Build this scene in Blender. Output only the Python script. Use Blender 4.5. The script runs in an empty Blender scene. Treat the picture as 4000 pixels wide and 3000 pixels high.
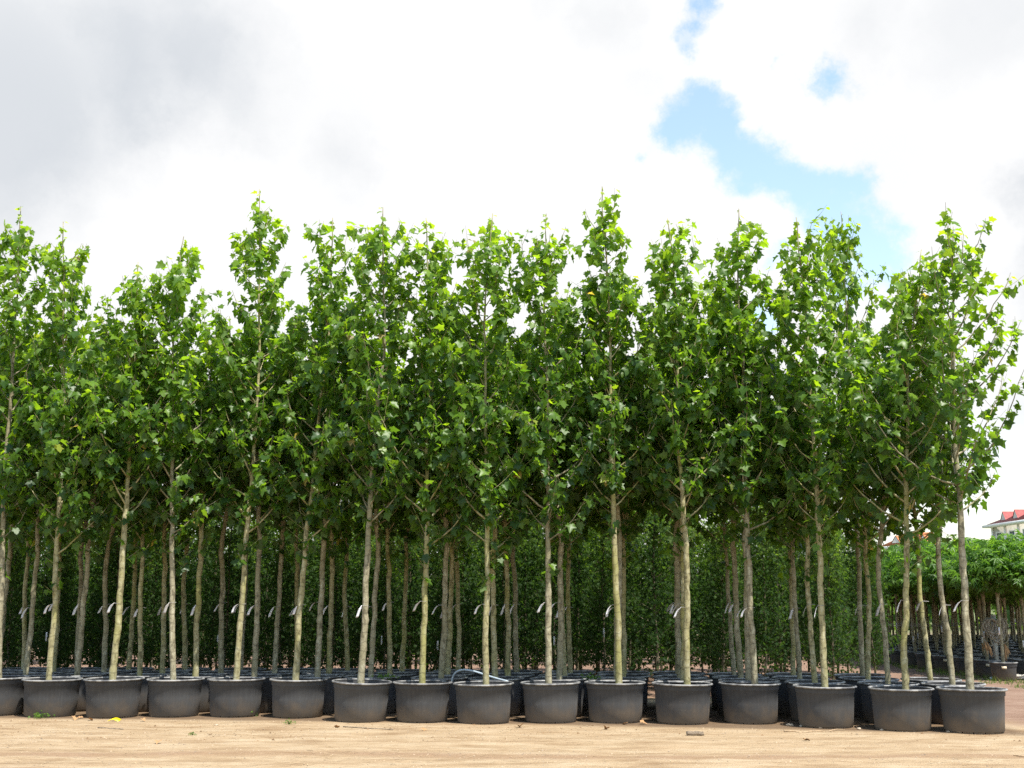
import bpy, math, random
import numpy as np
from mathutils import Matrix, Vector

R_ = math.radians
sc = bpy.context.scene
COL = sc.collection

# ------------------------------------------------------------------ camera
EYE, FPX, CX, CY, HOR = 1.75, 2500.0, 1106.0, 829.5, 1308.0      # photo measured at 2212 x 1659
PITCH = math.atan((HOR - CY) / FPX)
cam = bpy.data.cameras.new('camera')
cam.sensor_width = 36.0
cam.lens = 36.0 * FPX / 2212.0
cam.clip_start = 0.1
cam.clip_end = 6000
cam_o = bpy.data.objects.new('camera', cam)
COL.objects.link(cam_o)
cam_o.location = (0, 0, EYE)
cam_o.rotation_euler = (math.pi / 2 + PITCH, 0, 0)
sc.camera = cam_o

# ------------------------------------------------------------------ sun, exposure
SUN_EL, SUN_AZ = R_(64.5), R_(37)            # azimuth: to the right of straight behind the camera
sun_dir = Vector((math.sin(SUN_AZ) * math.cos(SUN_EL), -math.cos(SUN_AZ) * math.cos(SUN_EL), math.sin(SUN_EL)))
sl = bpy.data.lights.new('sun', 'SUN')
sl.energy = 5.0
sl.angle = R_(0.53)
sl.color = (1.0, 0.955, 0.88)
so = bpy.data.objects.new('sun', sl)
COL.objects.link(so)
so.rotation_euler = (-sun_dir).to_track_quat('-Z', 'Y').to_euler()
so.location = (20, -20, 40)
vs = sc.view_settings
vs.view_transform = 'Standard'
vs.look = 'None'
vs.gamma = 1.0
vs.exposure = 0.86
vs.use_curve_mapping = False
cy = sc.cycles
cy.max_bounces = 7
cy.diffuse_bounces = 4
cy.glossy_bounces = 2
cy.transmission_bounces = 4
cy.transparent_max_bounces = 6
cy.caustics_reflective = False
cy.caustics_refractive = False
cy.use_denoising = False
cy.sample_clamp_indirect = 5.0


# ------------------------------------------------------------------ helpers
def px_dir(x, y):
    u, v = (x - CX) / FPX, -(y - CY) / FPX
    return Vector((u, math.cos(PITCH) - v * math.sin(PITCH), math.sin(PITCH) + v * math.cos(PITCH)))


def on_ground(x, y, z=0.0):
    d = px_dir(x, y)
    t = (z - EYE) / d.z
    return Vector((d.x * t, d.y * t, z))


def at_depth(x, y, Y):
    d = px_dir(x, y)
    t = Y / d.y
    return Vector((d.x * t, Y, EYE + d.z * t))


def q(x):                       # a pixel of the 4000 wide photograph
    return x * 2212.0 / 4000.0


class NT:                       # small node tree helper
    def __init__(self, tree):
        self.t = tree
        self.t.nodes.clear()

    def n(self, typ, ins=None, **kw):
        nd = self.t.nodes.new(typ)
        for k, v in kw.items():
            setattr(nd, k, v)
        for k, v in (ins or {}).items():
            s = nd.inputs[k]
            if isinstance(v, bpy.types.NodeSocket):
                self.t.links.new(v, s)
            else:
                s.default_value = v
        return nd

    def math(self, op, a, b=None, c=None, clamp=False):
        ins = {0: a}
        if b is not None:
            ins[1] = b
        if c is not None:
            ins[2] = c
        return self.n('ShaderNodeMath', ins, operation=op, use_clamp=clamp).outputs[0]

    def noise(self, vec, scale, detail=4, rough=0.55, dist=0.0):
        return self.n('ShaderNodeTexNoise', {'Vector': vec, 'Scale': scale, 'Detail': detail, 'Roughness': rough, 'Distortion': dist}).outputs['Fac']

    def ramp(self, fac, stops, interp='LINEAR'):
        nd = self.n('ShaderNodeValToRGB', {'Fac': fac})
        cr = nd.color_ramp
        cr.interpolation = interp
        while len(cr.elements) < len(stops):
            cr.elements.new(0.5)
        for e, (p, c) in zip(cr.elements, stops):
            e.position = p
            e.color = (*c, 1) if len(c) == 3 else c
        return nd.outputs['Color']

    def rng(self, v, a, b, c=0.0, d=1.0, smooth=True):
        return self.n('ShaderNodeMapRange', {'Value': v, 'From Min': a, 'From Max': b, 'To Min': c, 'To Max': d},
                      interpolation_type='SMOOTHSTEP' if smooth else 'LINEAR').outputs['Result']

    def mix(self, f, a, b, mode='MIX'):
        nd = self.n('ShaderNodeMix', data_type='RGBA', blend_type=mode)
        for k, v in ((0, f), (6, a), (7, b)):
            if isinstance(v, bpy.types.NodeSocket):
                self.t.links.new(v, nd.inputs[k])
            else:
                nd.inputs[k].default_value = v if k == 0 or len(v) == 4 else (*v, 1)
        return nd.outputs[2]

    def link(self, a, b):
        self.t.links.new(a, b)


def new_mat(name):
    m = bpy.data.materials.new(name)
    m.use_nodes = True
    return m, NT(m.node_tree)


def finish(nt, shader):
    o = nt.n('ShaderNodeOutputMaterial')
    nt.link(shader, o.inputs['Surface'])


def principled(nt, color, rough=0.6, spec=0.4, normal=None, metal=0.0, drough=0.0):
    ins = {'Base Color': color if isinstance(color, bpy.types.NodeSocket) else (*color, 1), 'Roughness': rough, 'Specular IOR Level': spec, 'Metallic': metal}
    if normal is not None:
        ins['Normal'] = normal
    ins['Diffuse Roughness'] = drough
    return nt.n('ShaderNodeBsdfPrincipled', ins).outputs[0]


def bump(nt, h, strength, dist):
    return nt.n('ShaderNodeBump', {'Height': h, 'Strength': strength, 'Distance': dist}).outputs[0]


# ------------------------------------------------------------------ world: blue sky behind broken cloud
world = bpy.data.worlds.new('World')
sc.world = world
world.use_nodes = True
W = NT(world.node_tree)
sky = W.n('ShaderNodeTexSky', sky_type='NISHITA')
sky.sun_disc = False
sky.sun_elevation = SUN_EL
sky.sun_rotation = math.pi - SUN_AZ
sky.altitude = 100
sky.air_density = 1.45
sky.dust_density = 0.8
sky.ozone_density = 1.0
dirv = W.n('ShaderNodeTexCoord').outputs['Generated']
dirn = W.n('ShaderNodeVectorMath', {0: dirv}, operation='NORMALIZE').outputs[0]
wob = W.n('ShaderNodeTexNoise', {'Vector': dirn, 'Scale': 8.0, 'Detail': 10.0, 'Roughness': 0.69})
wv = W.n('ShaderNodeVectorMath', {0: wob.outputs['Color'], 1: (0.5, 0.5, 0.5)}, operation='SUBTRACT').outputs[0]
wv = W.n('ShaderNodeVectorMath', {0: wv, 'Scale': 0.085}, operation='SCALE').outputs[0]
wob2 = W.n('ShaderNodeTexNoise', {'Vector': dirn, 'Scale': 34.0, 'Detail': 6.0, 'Roughness': 0.6})
wv2 = W.n('ShaderNodeVectorMath', {0: wob2.outputs['Color'], 1: (0.5, 0.5, 0.5)}, operation='SUBTRACT').outputs[0]
wv2 = W.n('ShaderNodeVectorMath', {0: wv2, 'Scale': 0.035}, operation='SCALE').outputs[0]
wv = W.n('ShaderNodeVectorMath', {0: wv, 1: wv2}, operation='ADD').outputs[0]
dw = W.n('ShaderNodeVectorMath', {0: dirn, 1: wv}, operation='ADD').outputs[0]


dirs = W.n('ShaderNodeVectorMath', {0: dirn, 1: W.n('ShaderNodeVectorMath', {0: W.n('ShaderNodeVectorMath', {0: W.n('ShaderNodeTexNoise', {'Vector': dirn, 'Scale': 5.0, 'Detail': 4.0, 'Roughness': 0.5}).outputs['Color'], 1: (0.5, 0.5, 0.5)}, operation='SUBTRACT').outputs[0], 'Scale': 0.12}, operation='SCALE').outputs[0]}, operation='ADD').outputs[0]


def blob_field(vec, blobs, grow=1.0):
    f = None
    for (x, y, r) in blobs:
        c = px_dir(x, y).normalized()
        d = W.n('ShaderNodeVectorMath', {0: vec, 1: tuple(c)}, operation='DISTANCE').outputs['Value']
        d = W.math('SUBTRACT', d, r * grow / FPX)
        f = d if f is None else W.math('SMOOTH_MIN', f, d, 0.012)
    return f


gap = blob_field(dw, [(1465, 275, 38), (1520, 255, 46), (1560, 290, 44), (1610, 330, 40), (1660, 365, 42), (1715, 395, 42), (1770, 420, 44),
                      (1830, 420, 38), (1800, 480, 40), (1860, 520, 46), (1910, 560, 46), (1835, 620, 36), (1690, 560, 20), (1640, 690, 34),
                      (1808, 148, 26), (1500, 20, 20), (1490, 70, 16), (1482, 120, 8), (1378, 335, 9), (1690, 125, 5)], 1.28)
gap_f = W.rng(gap, -0.009, 0.011, 0.93, 0.0)
# thin veil low down on the right, plus openings that the cloud deck has elsewhere
veil = W.rng(blob_field(dw, [(2210, 1130, 120), (2000, 1190, 90), (2330, 1180, 120), (2500, 1200, 120)]), -0.05, 0.06, 0.62, 0.0)
deck = W.noise(dirn, 2.3, 6, 0.55)
opening = W.rng(deck, 0.28, 0.46)
away = W.rng(W.n('ShaderNodeSeparateXYZ', {0: dirn}).outputs['Y'], 0.80, 0.60)
opening = W.math('MULTIPLY', opening, away)
clear = W.math('MAXIMUM', W.math('MAXIMUM', gap_f, veil), opening)
cn = W.noise(dw, 6.0, 6, 0.55)
cn2 = W.noise(dirn, 3.4, 3, 0.45)
g_left = W.rng(blob_field(dw, [(-60, 200, 330), (230, 150, 230), (430, 120, 210), (520, 270, 90), (300, 290, 80)]), -0.075, 0.025, 0.80, 0.0)
g_left = W.math('MULTIPLY', g_left, W.rng(blob_field(dirs, [(60, 330, 60), (330, 330, 40)]), 0.0, 0.16, 1.0, 0.52))
g_mid = W.rng(blob_field(dw, [(1300, 60, 120), (1390, 190, 80), (1180, 0, 90)]), -0.050, 0.012, 0.30, 0.0)
g_right = W.rng(blob_field(dw, [(2120, 40, 190), (1900, 30, 130)]), -0.06, 0.018, 0.36, 0.0)
g_edge = W.rng(blob_field(dw, [(2280, 420, 130), (2330, 560, 150)]), -0.045, 0.010, 0.75, 0.0)
g_low = W.rng(blob_field(dw, [(2230, 900, 90), (100, 540, 60), (760, 340, 60)]), -0.045, 0.02, 0.35, 0.0)
grey = W.math('MAXIMUM', W.math('MAXIMUM', g_left, g_mid), W.math('MAXIMUM', g_right, W.math('MAXIMUM', g_edge, g_low)))
far_grey = W.math('MULTIPLY', W.rng(cn2, 0.48, 0.66), away)
grey = W.math('MAXIMUM', grey, far_grey)
grey = W.math('ADD', grey, W.rng(cn, 0.44, 0.68, 0.0, 0.16), clamp=True)
ccol = W.mix(grey, (1.0, 1.0, 1.0), (0.61, 0.65, 0.70))
bg_sky = W.n('ShaderNodeBackground', {'Color': sky.outputs[0], 'Strength': 0.15})
bg_cl = W.n('ShaderNodeBackground', {'Color': ccol, 'Strength': 0.585})
mixw = W.n('ShaderNodeMixShader', {0: clear, 1: bg_cl.outputs[0], 2: bg_sky.outputs[0]})
wo = W.n('ShaderNodeOutputWorld')
W.link(mixw.outputs[0], wo.inputs['Surface'])


# ------------------------------------------------------------------ mesh helpers
def mesh_np(name, V, T, smooth=False, attr=None):
    V = np.asarray(V, dtype=np.float32)
    T = np.asarray(T, dtype=np.int32)
    me = bpy.data.meshes.new(name)
    me.vertices.add(len(V))
    me.vertices.foreach_set('co', V.ravel())
    me.loops.add(T.size)
    me.loops.foreach_set('vertex_index', T.ravel())
    me.polygons.add(len(T))
    me.polygons.foreach_set('loop_start', np.arange(0, T.size, T.shape[1], dtype=np.int32))
    if smooth:
        me.polygons.foreach_set('use_smooth', np.ones(len(T), dtype=bool))
    if attr is not None:
        for k, a in attr.items():
            at = me.attributes.new(k, 'FLOAT', 'POINT')
            at.data.foreach_set('value', np.asarray(a, dtype=np.float32))
    me.update(calc_edges=True)
    return me


class MB:
    """collects triangles for one mesh"""
    def __init__(self):
        self.V, self.T, self.n = [], [], 0

    def add(self, V, T):
        V = np.asarray(V, float)
        self.V.append(V)
        self.T.append(np.asarray(T, int) + self.n)
        self.n += len(V)

    def quad(self, a, b, c, d):
        self.add([a, b, c, d], [(0, 1, 2), (0, 2, 3)])

    def box(self, lo, hi, rz=0.0, at=(0, 0, 0)):
        x0, y0, z0 = lo
        x1, y1, z1 = hi
        V = np.array([(x, y, z) for z in (z0, z1) for y in (y0, y1) for x in (x0, x1)], float)
        c, s = math.cos(rz), math.sin(rz)
        V = np.c_[V[:, 0] * c - V[:, 1] * s + at[0], V[:, 0] * s + V[:, 1] * c + at[1], V[:, 2] + at[2]]
        F = [(0, 2, 3), (0, 3, 1), (4, 5, 7), (4, 7, 6), (0, 1, 5), (0, 5, 4), (2, 6, 7), (2, 7, 3), (0, 4, 6), (0, 6, 2), (1, 3, 7), (1, 7, 5)]
        self.add(V, F)

    def tube(self, P, r, k=6, cap=True, bulge=None):
        P = np.asarray(P, float)
        n = len(P)
        r = np.broadcast_to(np.asarray(r, float), (n,))
        Tn = np.gradient(P, axis=0)
        Tn /= np.linalg.norm(Tn, axis=1)[:, None] + 1e-9
        ref = np.array([0.0, 1.0, 0.0]) if abs(Tn[:, 1]).mean() < 0.8 else np.array([1.0, 0, 0])
        A = np.cross(Tn, ref)
        A /= np.linalg.norm(A, axis=1)[:, None] + 1e-9
        B = np.cross(Tn, A)
        th = np.arange(k) * 2 * math.pi / k
        rr = r[:, None] * np.ones(k)[None]
        if bulge is not None:
            rr = rr * bulge
        V = P[:, None, :] + rr[:, :, None] * (np.cos(th)[None, :, None] * A[:, None, :] + np.sin(th)[None, :, None] * B[:, None, :])
        V = V.reshape(-1, 3)
        i = np.arange(n - 1)[:, None] * k
        j = np.arange(k)[None]
        a, b = i + j, i + (j + 1) % k
        F = np.stack([np.stack([a, b, b + k], -1), np.stack([a, b + k, a + k], -1)], 2).reshape(-1, 3)
        if cap:
            V = np.vstack([V, P[:1], P[-1:]])
            c0 = n * k
            jj = np.arange(k)
            F = np.vstack([F, np.c_[np.full(k, c0), (jj + 1) % k, jj], np.c_[np.full(k, c0 + 1), (n - 1) * k + jj, (n - 1) * k + (jj + 1) % k]])
        self.add(V, F)

    def lathe(self, prof, k=48, wob=None):
        prof = np.asarray(prof, float)
        th = np.arange(k) * 2 * math.pi / k
        w = np.ones(k) if wob is None else wob
        V = np.stack([prof[:, 0, None] * np.cos(th) * w, prof[:, 0, None] * np.sin(th) * w, prof[:, 1, None] * np.ones(k)], -1).reshape(-1, 3)
        n = len(prof)
        i = np.arange(n - 1)[:, None] * k
        j = np.arange(k)[None]
        a, b = i + j, i + (j + 1) % k
        F = np.stack([np.stack([a, b, b + k], -1), np.stack([a, b + k, a + k], -1)], 2).reshape(-1, 3)
        self.add(V, F)

    def mesh(self, name, smooth=False, attr=None):
        return mesh_np(name, np.vstack(self.V), np.vstack(self.T), smooth, attr)


def obj(name, me, mat=None, parent=None, loc=(0, 0, 0), rz=0.0, scale=None):
    o = bpy.data.objects.new(name, me)
    COL.objects.link(o)
    if mat is not None and me is not None and not me.materials:
        me.materials.append(mat)
    o.location = loc
    o.rotation_euler = (0, 0, rz)
    if scale is not None:
        o.scale = scale
    o.parent = parent
    return o


def tag(o, label, cat, group=None):
    o['label'] = label
    o['category'] = cat
    if group:
        o['group'] = group
    return o


def setting(o, kind='structure', label=None):
    o['kind'] = kind
    if label:
        o['label'] = label
    return o


def vnoise(x, y, seed, scale):
    r = np.random.RandomState(seed)
    N = 256
    g = r.rand(N, N)
    x = np.asarray(x) * scale + 1000.5
    y = np.asarray(y) * scale + 1000.5
    xi, yi = np.floor(x).astype(int), np.floor(y).astype(int)
    fx, fy = x - xi, y - yi
    fx, fy = fx * fx * (3 - 2 * fx), fy * fy * (3 - 2 * fy)
    a = g[xi % N, yi % N] * (1 - fx) + g[(xi + 1) % N, yi % N] * fx
    b = g[xi % N, (yi + 1) % N] * (1 - fx) + g[(xi + 1) % N, (yi + 1) % N] * fx
    return a * (1 - fy) + b * fy


# ------------------------------------------------------------------ materials
def leaf_material(name, stops, trans_gain, fac=0.50, rough=0.40, source='attr', spec=0.36):
    m, nt = new_mat(name)
    if source == 'attr':
        v = nt.n('ShaderNodeAttribute', attribute_name='tone').outputs['Fac']
    else:
        v = nt.n('ShaderNodeSeparateColor', {0: nt.n('ShaderNodeObjectInfo').outputs['Color']}).outputs[0]
    c = nt.ramp(v, stops)
    tc = nt.mix(1.0, c, trans_gain, 'MULTIPLY')
    geo = nt.n('ShaderNodeNewGeometry').outputs['Backfacing']
    under = nt.mix(0.28, c, (0.16, 0.20, 0.11))
    cc = nt.mix(geo, c, under)
    p = principled(nt, cc, nt.math('ADD', nt.math('MULTIPLY', geo, 0.25), rough), spec)
    t = nt.n('ShaderNodeBsdfTranslucent', {'Color': tc}).outputs[0]
    mx = nt.n('ShaderNodeMixShader', {0: fac, 1: p, 2: t}).outputs[0]
    finish(nt, mx)
    return m


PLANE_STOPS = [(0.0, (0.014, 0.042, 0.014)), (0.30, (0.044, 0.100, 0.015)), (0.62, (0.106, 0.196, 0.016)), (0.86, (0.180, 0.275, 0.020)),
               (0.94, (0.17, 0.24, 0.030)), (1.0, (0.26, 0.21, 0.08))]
TG = (3.3, 3.0, 0.8)
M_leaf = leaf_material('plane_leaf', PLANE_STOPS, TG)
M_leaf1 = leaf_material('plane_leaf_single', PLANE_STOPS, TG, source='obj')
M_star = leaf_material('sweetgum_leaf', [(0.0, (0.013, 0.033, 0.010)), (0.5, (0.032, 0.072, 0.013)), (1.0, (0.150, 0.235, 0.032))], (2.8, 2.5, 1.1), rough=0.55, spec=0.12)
M_palm = leaf_material('round_tree_leaf', [(0.0, (0.034, 0.085, 0.018)), (0.5, (0.075, 0.165, 0.022)), (1.0, (0.14, 0.25, 0.03))], (2.4, 2.3, 1.2), rough=0.42)
M_rust = leaf_material('rust_leaf', [(0.0, (0.10, 0.05, 0.02)), (0.5, (0.22, 0.09, 0.03)), (1.0, (0.16, 0.16, 0.05))], (2.0, 1.6, 1.2), rough=0.5)


def bark_material(name, c1, c2, c3, c4):
    m, nt = new_mat(name)
    tc = nt.n('ShaderNodeTexCoord').outputs['Object']
    rnd = nt.n('ShaderNodeObjectInfo').outputs['Random']
    off = nt.n('ShaderNodeCombineXYZ', {0: nt.math('MULTIPLY', rnd, 37.0), 2: nt.math('MULTIPLY', rnd, 91.0)}).outputs[0]
    v = nt.n('ShaderNodeVectorMath', {0: tc, 1: off}, operation='ADD').outputs[0]
    vs_ = nt.n('ShaderNodeVectorMath', {0: v, 1: (1, 1, 0.42)}, operation='MULTIPLY').outputs[0]
    patch = nt.noise(vs_, 17.0, 3, 0.6, 0.6)
    big = nt.noise(vs_, 3.2, 3, 0.5)
    fine = nt.noise(v, 90.0, 3, 0.6)
    c = nt.ramp(patch, [(0.38, c2), (0.45, c1), (0.56, c1), (0.61, c3)])
    c = nt.mix(nt.rng(big, 0.47, 0.68, 0.0, 0.7), c, c4)
    ring = nt.n('ShaderNodeTexWave', {'Vector': v, 'Scale': 2.1, 'Distortion': 5.0, 'Detail': 3.0, 'Detail Scale': 2.0}, bands_direction='Z').outputs['Fac']
    c = nt.mix(nt.rng(ring, 0.92, 1.0, 0.0, 0.45), c, (c2[0] * .55, c2[1] * .55, c2[2] * .55))
    c = nt.mix(nt.rng(fine, 0.55, 0.75, 0.0, 0.35), c, (c2[0] * .6, c2[1] * .6, c2[2] * .6))
    vo = nt.n('ShaderNodeTexVoronoi', {'Vector': v, 'Scale': 46.0}).outputs['Distance']
    c = nt.mix(nt.rng(vo, 0.0, 0.14, 0.25, 0.0), c, (0.42, 0.40, 0.28))
    h = nt.math('ADD', nt.math('MULTIPLY', patch, 1.0), nt.math('MULTIPLY', fine, 0.5))
    finish(nt, principled(nt, c, 0.85, 0.2, bump(nt, h, 0.6, 0.012)))
    return m


M_bark = bark_material('plane_bark', (0.290, 0.262, 0.140), (0.155, 0.135, 0.070), (0.37, 0.345, 0.22), (0.255, 0.245, 0.075))
M_bark_grey = bark_material('plane_bark_grey', (0.265, 0.238, 0.155), (0.145, 0.127, 0.080), (0.36, 0.335, 0.235), (0.215, 0.195, 0.11))
M_bark_dark = bark_material('slim_bark', (0.13, 0.11, 0.075), (0.07, 0.058, 0.04), (0.2, 0.175, 0.12), (0.12, 0.115, 0.05))


def pot_material(name, dust):
    m, nt = new_mat(name)
    tc = nt.n('ShaderNodeTexCoord').outputs['Object']
    oi = nt.n('ShaderNodeObjectInfo').outputs['Random']
    off = nt.n('ShaderNodeCombineXYZ', {0: nt.math('MULTIPLY', oi, 53.0), 1: nt.math('MULTIPLY', oi, 17.0)}).outputs[0]
    v = nt.n('ShaderNodeVectorMath', {0: tc, 1: off}, operation='ADD').outputs[0]
    sx = nt.n('ShaderNodeSeparateXYZ', {0: tc})
    z = sx.outputs['Z']
    st = nt.n('ShaderNodeVectorMath', {0: v, 1: (1, 1, 0.10)}, operation='MULTIPLY').outputs[0]
    streak = nt.noise(st, 28.0, 4, 0.6)
    blot = nt.noise(v, 5.0, 4, 0.6)
    c = nt.mix(nt.math('ADD', nt.rng(streak, 0.38, 0.74, 0.0, 0.25), nt.math('MULTIPLY', oi, 0.45)), (0.046, 0.046, 0.047), (0.096, 0.096, 0.095))
    zz = nt.math('ADD', z, nt.math('MULTIPLY', nt.math('SUBTRACT', blot, 0.5), 0.42))
    mud = nt.rng(zz, 0.34, 0.0, 0.0, dust)
    c = nt.mix(mud, c, (0.165, 0.128, 0.092))
    film = nt.rng(blot, 0.40, 0.72, 0.0, 0.18)
    c = nt.mix(film, c, (0.12, 0.118, 0.112))
    spk = nt.n('ShaderNodeTexVoronoi', {'Vector': v, 'Scale': 26.0}).outputs['Distance']
    spk2 = nt.noise(v, 3.1, 2)
    c = nt.mix(nt.math('MULTIPLY', nt.rng(spk, 0.05, 0.11, 1.0, 0.0), nt.rng(spk2, 0.5, 0.6, 0.0, 0.7)), c, (0.34, 0.29, 0.23))
    scr = nt.n('ShaderNodeVectorMath', {0: v, 1: (0.8, 0.8, 9)}, operation='MULTIPLY').outputs[0]
    sn = nt.noise(scr, 7.0, 2, 0.7, 1.5)
    c = nt.mix(nt.rng(sn, 0.71, 0.76, 0.0, 0.28), c, (0.22, 0.22, 0.22))
    finish(nt, principled(nt, c, nt.rng(blot, 0.3, 0.7, 0.50, 0.70), 0.25, bump(nt, nt.noise(v, 60.0, 3), 0.12, 0.004), drough=1.0))
    return m


M_pot = pot_material('black_pot', 0.72)
M_pot2 = pot_material('dusty_pot', 0.9)


def rim_material():
    m, nt = new_mat('pot_rim')
    tc = nt.n('ShaderNodeTexCoord').outputs['Object']
    rnd = nt.n('ShaderNodeObjectInfo').outputs['Random']
    v = nt.n('ShaderNodeVectorMath', {0: tc, 1: nt.n('ShaderNodeCombineXYZ', {2: nt.math('MULTIPLY', rnd, 71.0)}).outputs[0]}, operation='ADD').outputs[0]
    w = nt.noise(v, 7.0, 4, 0.6)
    c = nt.mix(nt.rng(w, 0.38, 0.65), (0.085, 0.085, 0.086), (0.27, 0.265, 0.25))
    finish(nt, principled(nt, c, 0.5, 0.45))
    return m


M_rim = rim_material()


def soil_material():
    m, nt = new_mat('potting_soil')
    tc = nt.n('ShaderNodeTexCoord').outputs['Object']
    a = nt.noise(tc, 14.0, 5, 0.7)
    c = nt.ramp(a, [(0.3, (0.03, 0.02, 0.013)), (0.55, (0.075, 0.047, 0.03)), (0.75, (0.14, 0.10, 0.065))])
    finish(nt, principled(nt, c, 0.95, 0.1, bump(nt, nt.noise(tc, 50.0, 4), 0.9, 0.02)))
    return m


M_soil = soil_material()


EDGE = (-0.0060, -0.167, 18.10)          # front line of the pots: y = a x2 + b x + c


def ground_material():
    m, nt = new_mat('sandy_dirt')
    pos = nt.n('ShaderNodeNewGeometry').outputs['Position']
    sp = nt.n('ShaderNodeSeparateXYZ', {0: pos})
    X, Y = sp.outputs['X'], sp.outputs['Y']
    st = nt.n('ShaderNodeVectorMath', {0: pos, 1: (0.32, 1.0, 1.0)}, operation='MULTIPLY').outputs[0]
    big = nt.noise(st, 0.55, 5, 0.6, 0.4)
    mid = nt.noise(st, 3.2, 5, 0.62)
    fine = nt.noise(pos, 34.0, 4, 0.65)
    grit = nt.n('ShaderNodeTexVoronoi', {'Vector': pos, 'Scale': 55.0}).outputs['Distance']
    gcol = nt.n('ShaderNodeTexVoronoi', {'Vector': pos, 'Scale': 55.0})
    c = nt.ramp(mid, [(0.30, (0.210, 0.138, 0.076)), (0.48, (0.308, 0.222, 0.132)), (0.66, (0.365, 0.282, 0.182))])
    # compacted reddish wheel tracks running along the row
    trk = nt.math('ADD', Y, nt.math('ADD', nt.math('MULTIPLY', nt.math('SUBTRACT', big, 0.5), 1.3), nt.math('MULTIPLY', X, 0.02)))
    t1 = nt.math('ABSOLUTE', nt.math('SUBTRACT', trk, 12.75))
    t2 = nt.math('ABSOLUTE', nt.math('SUBTRACT', trk, 14.3))
    band = nt.math('MAXIMUM', nt.rng(t1, 0.08, 0.42, 0.95, 0.0), nt.rng(t2, 0.04, 0.36, 0.65, 0.0))
    band = nt.math('MULTIPLY', band, nt.rng(mid, 0.30, 0.62, 0.35, 1.0))
    c = nt.mix(band, c, (0.19, 0.108, 0.062))
    # pinkish brown haul road to the right of the block
    road = nt.math('MULTIPLY', nt.rng(nt.math('ADD', X, nt.math('MULTIPLY', nt.math('SUBTRACT', mid, 0.5), 1.2)), 7.0, 8.0), nt.rng(Y, 17.0, 18.2))
    beyond = nt.rng(Y, 22.5, 23.5)
    road = nt.math('MAXIMUM', road, beyond)
    rc = nt.ramp(mid, [(0.3, (0.155, 0.092, 0.062)), (0.52, (0.205, 0.130, 0.092)), (0.7, (0.27, 0.19, 0.138))])
    c = nt.mix(road, c, rc)
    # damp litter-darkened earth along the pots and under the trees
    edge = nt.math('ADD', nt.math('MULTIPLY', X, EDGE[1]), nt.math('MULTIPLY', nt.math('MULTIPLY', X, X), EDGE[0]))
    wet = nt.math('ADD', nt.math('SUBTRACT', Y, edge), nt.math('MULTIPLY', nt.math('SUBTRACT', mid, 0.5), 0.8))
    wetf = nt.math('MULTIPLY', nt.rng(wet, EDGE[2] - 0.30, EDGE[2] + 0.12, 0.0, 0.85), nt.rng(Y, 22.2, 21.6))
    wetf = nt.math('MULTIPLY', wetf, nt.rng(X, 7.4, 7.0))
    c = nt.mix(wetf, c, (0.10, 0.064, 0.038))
    c = nt.mix(nt.rng(fine, 0.55, 0.75, 0.0, 0.5), c, (0.16, 0.105, 0.064))
    c = nt.mix(nt.rng(fine, 0.42, 0.26, 0.0, 0.55), c, (0.40, 0.315, 0.22))
    c = nt.mix(nt.math('MULTIPLY', nt.rng(grit, 0.10, 0.22, 1.0, 0.0), nt.rng(mid, 0.5, 0.62, 0.0, 0.5)), c, (0.44, 0.38, 0.31))
    sp2 = nt.noise(st, 11.0, 4, 0.7)
    c = nt.mix(nt.rng(sp2, 0.54, 0.70, 0.0, 0.45), c, (0.185, 0.118, 0.066))
    c = nt.mix(nt.rng(sp2, 0.44, 0.30, 0.0, 0.40), c, (0.40, 0.31, 0.205))
    far = nt.rng(Y, 60.0, 90.0)
    c = nt.mix(far, c, (0.12, 0.14, 0.06))
    h = nt.math('ADD', nt.math('MULTIPLY', fine, 0.6), nt.math('ADD', nt.math('MULTIPLY', mid, 1.2), nt.math('MULTIPLY', grit, 0.4)))
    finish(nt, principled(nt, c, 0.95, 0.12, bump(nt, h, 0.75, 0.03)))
    return m


def plain(name, col, rough=0.6, spec=0.4, var=0.25, scale=8.0, metal=0.0, bmp=0.15):
    m, nt = new_mat(name)
    tc = nt.n('ShaderNodeTexCoord').outputs['Object']
    a = nt.noise(tc, scale, 4, 0.6)
    lo = tuple(c * (1 - var) for c in col)
    hi = tuple(min(1, c * (1 + var)) for c in col)
    c = nt.mix(nt.rng(a, 0.3, 0.7), lo, hi)
    finish(nt, principled(nt, c, rough, spec, bump(nt, nt.noise(tc, scale * 6, 3), bmp, 0.01), metal))
    return m


def tag_material():
    m, nt = new_mat('tag_plastic')
    uvz = nt.n('ShaderNodeAttribute', attribute_name='along').outputs['Fac']
    a = nt.math('FRACT', nt.math('MULTIPLY', uvz, 14.0))
    ln = nt.math('MULTIPLY', nt.rng(a, 0.62, 0.68), nt.math('MULTIPLY', nt.rng(uvz, 0.30, 0.34), nt.rng(uvz, 0.86, 0.82)))
    c = nt.mix(nt.math('MULTIPLY', ln, 0.55), (0.70, 0.70, 0.72), (0.12, 0.12, 0.14))
    finish(nt, principled(nt, c, 0.45, 0.4))
    return m


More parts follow.
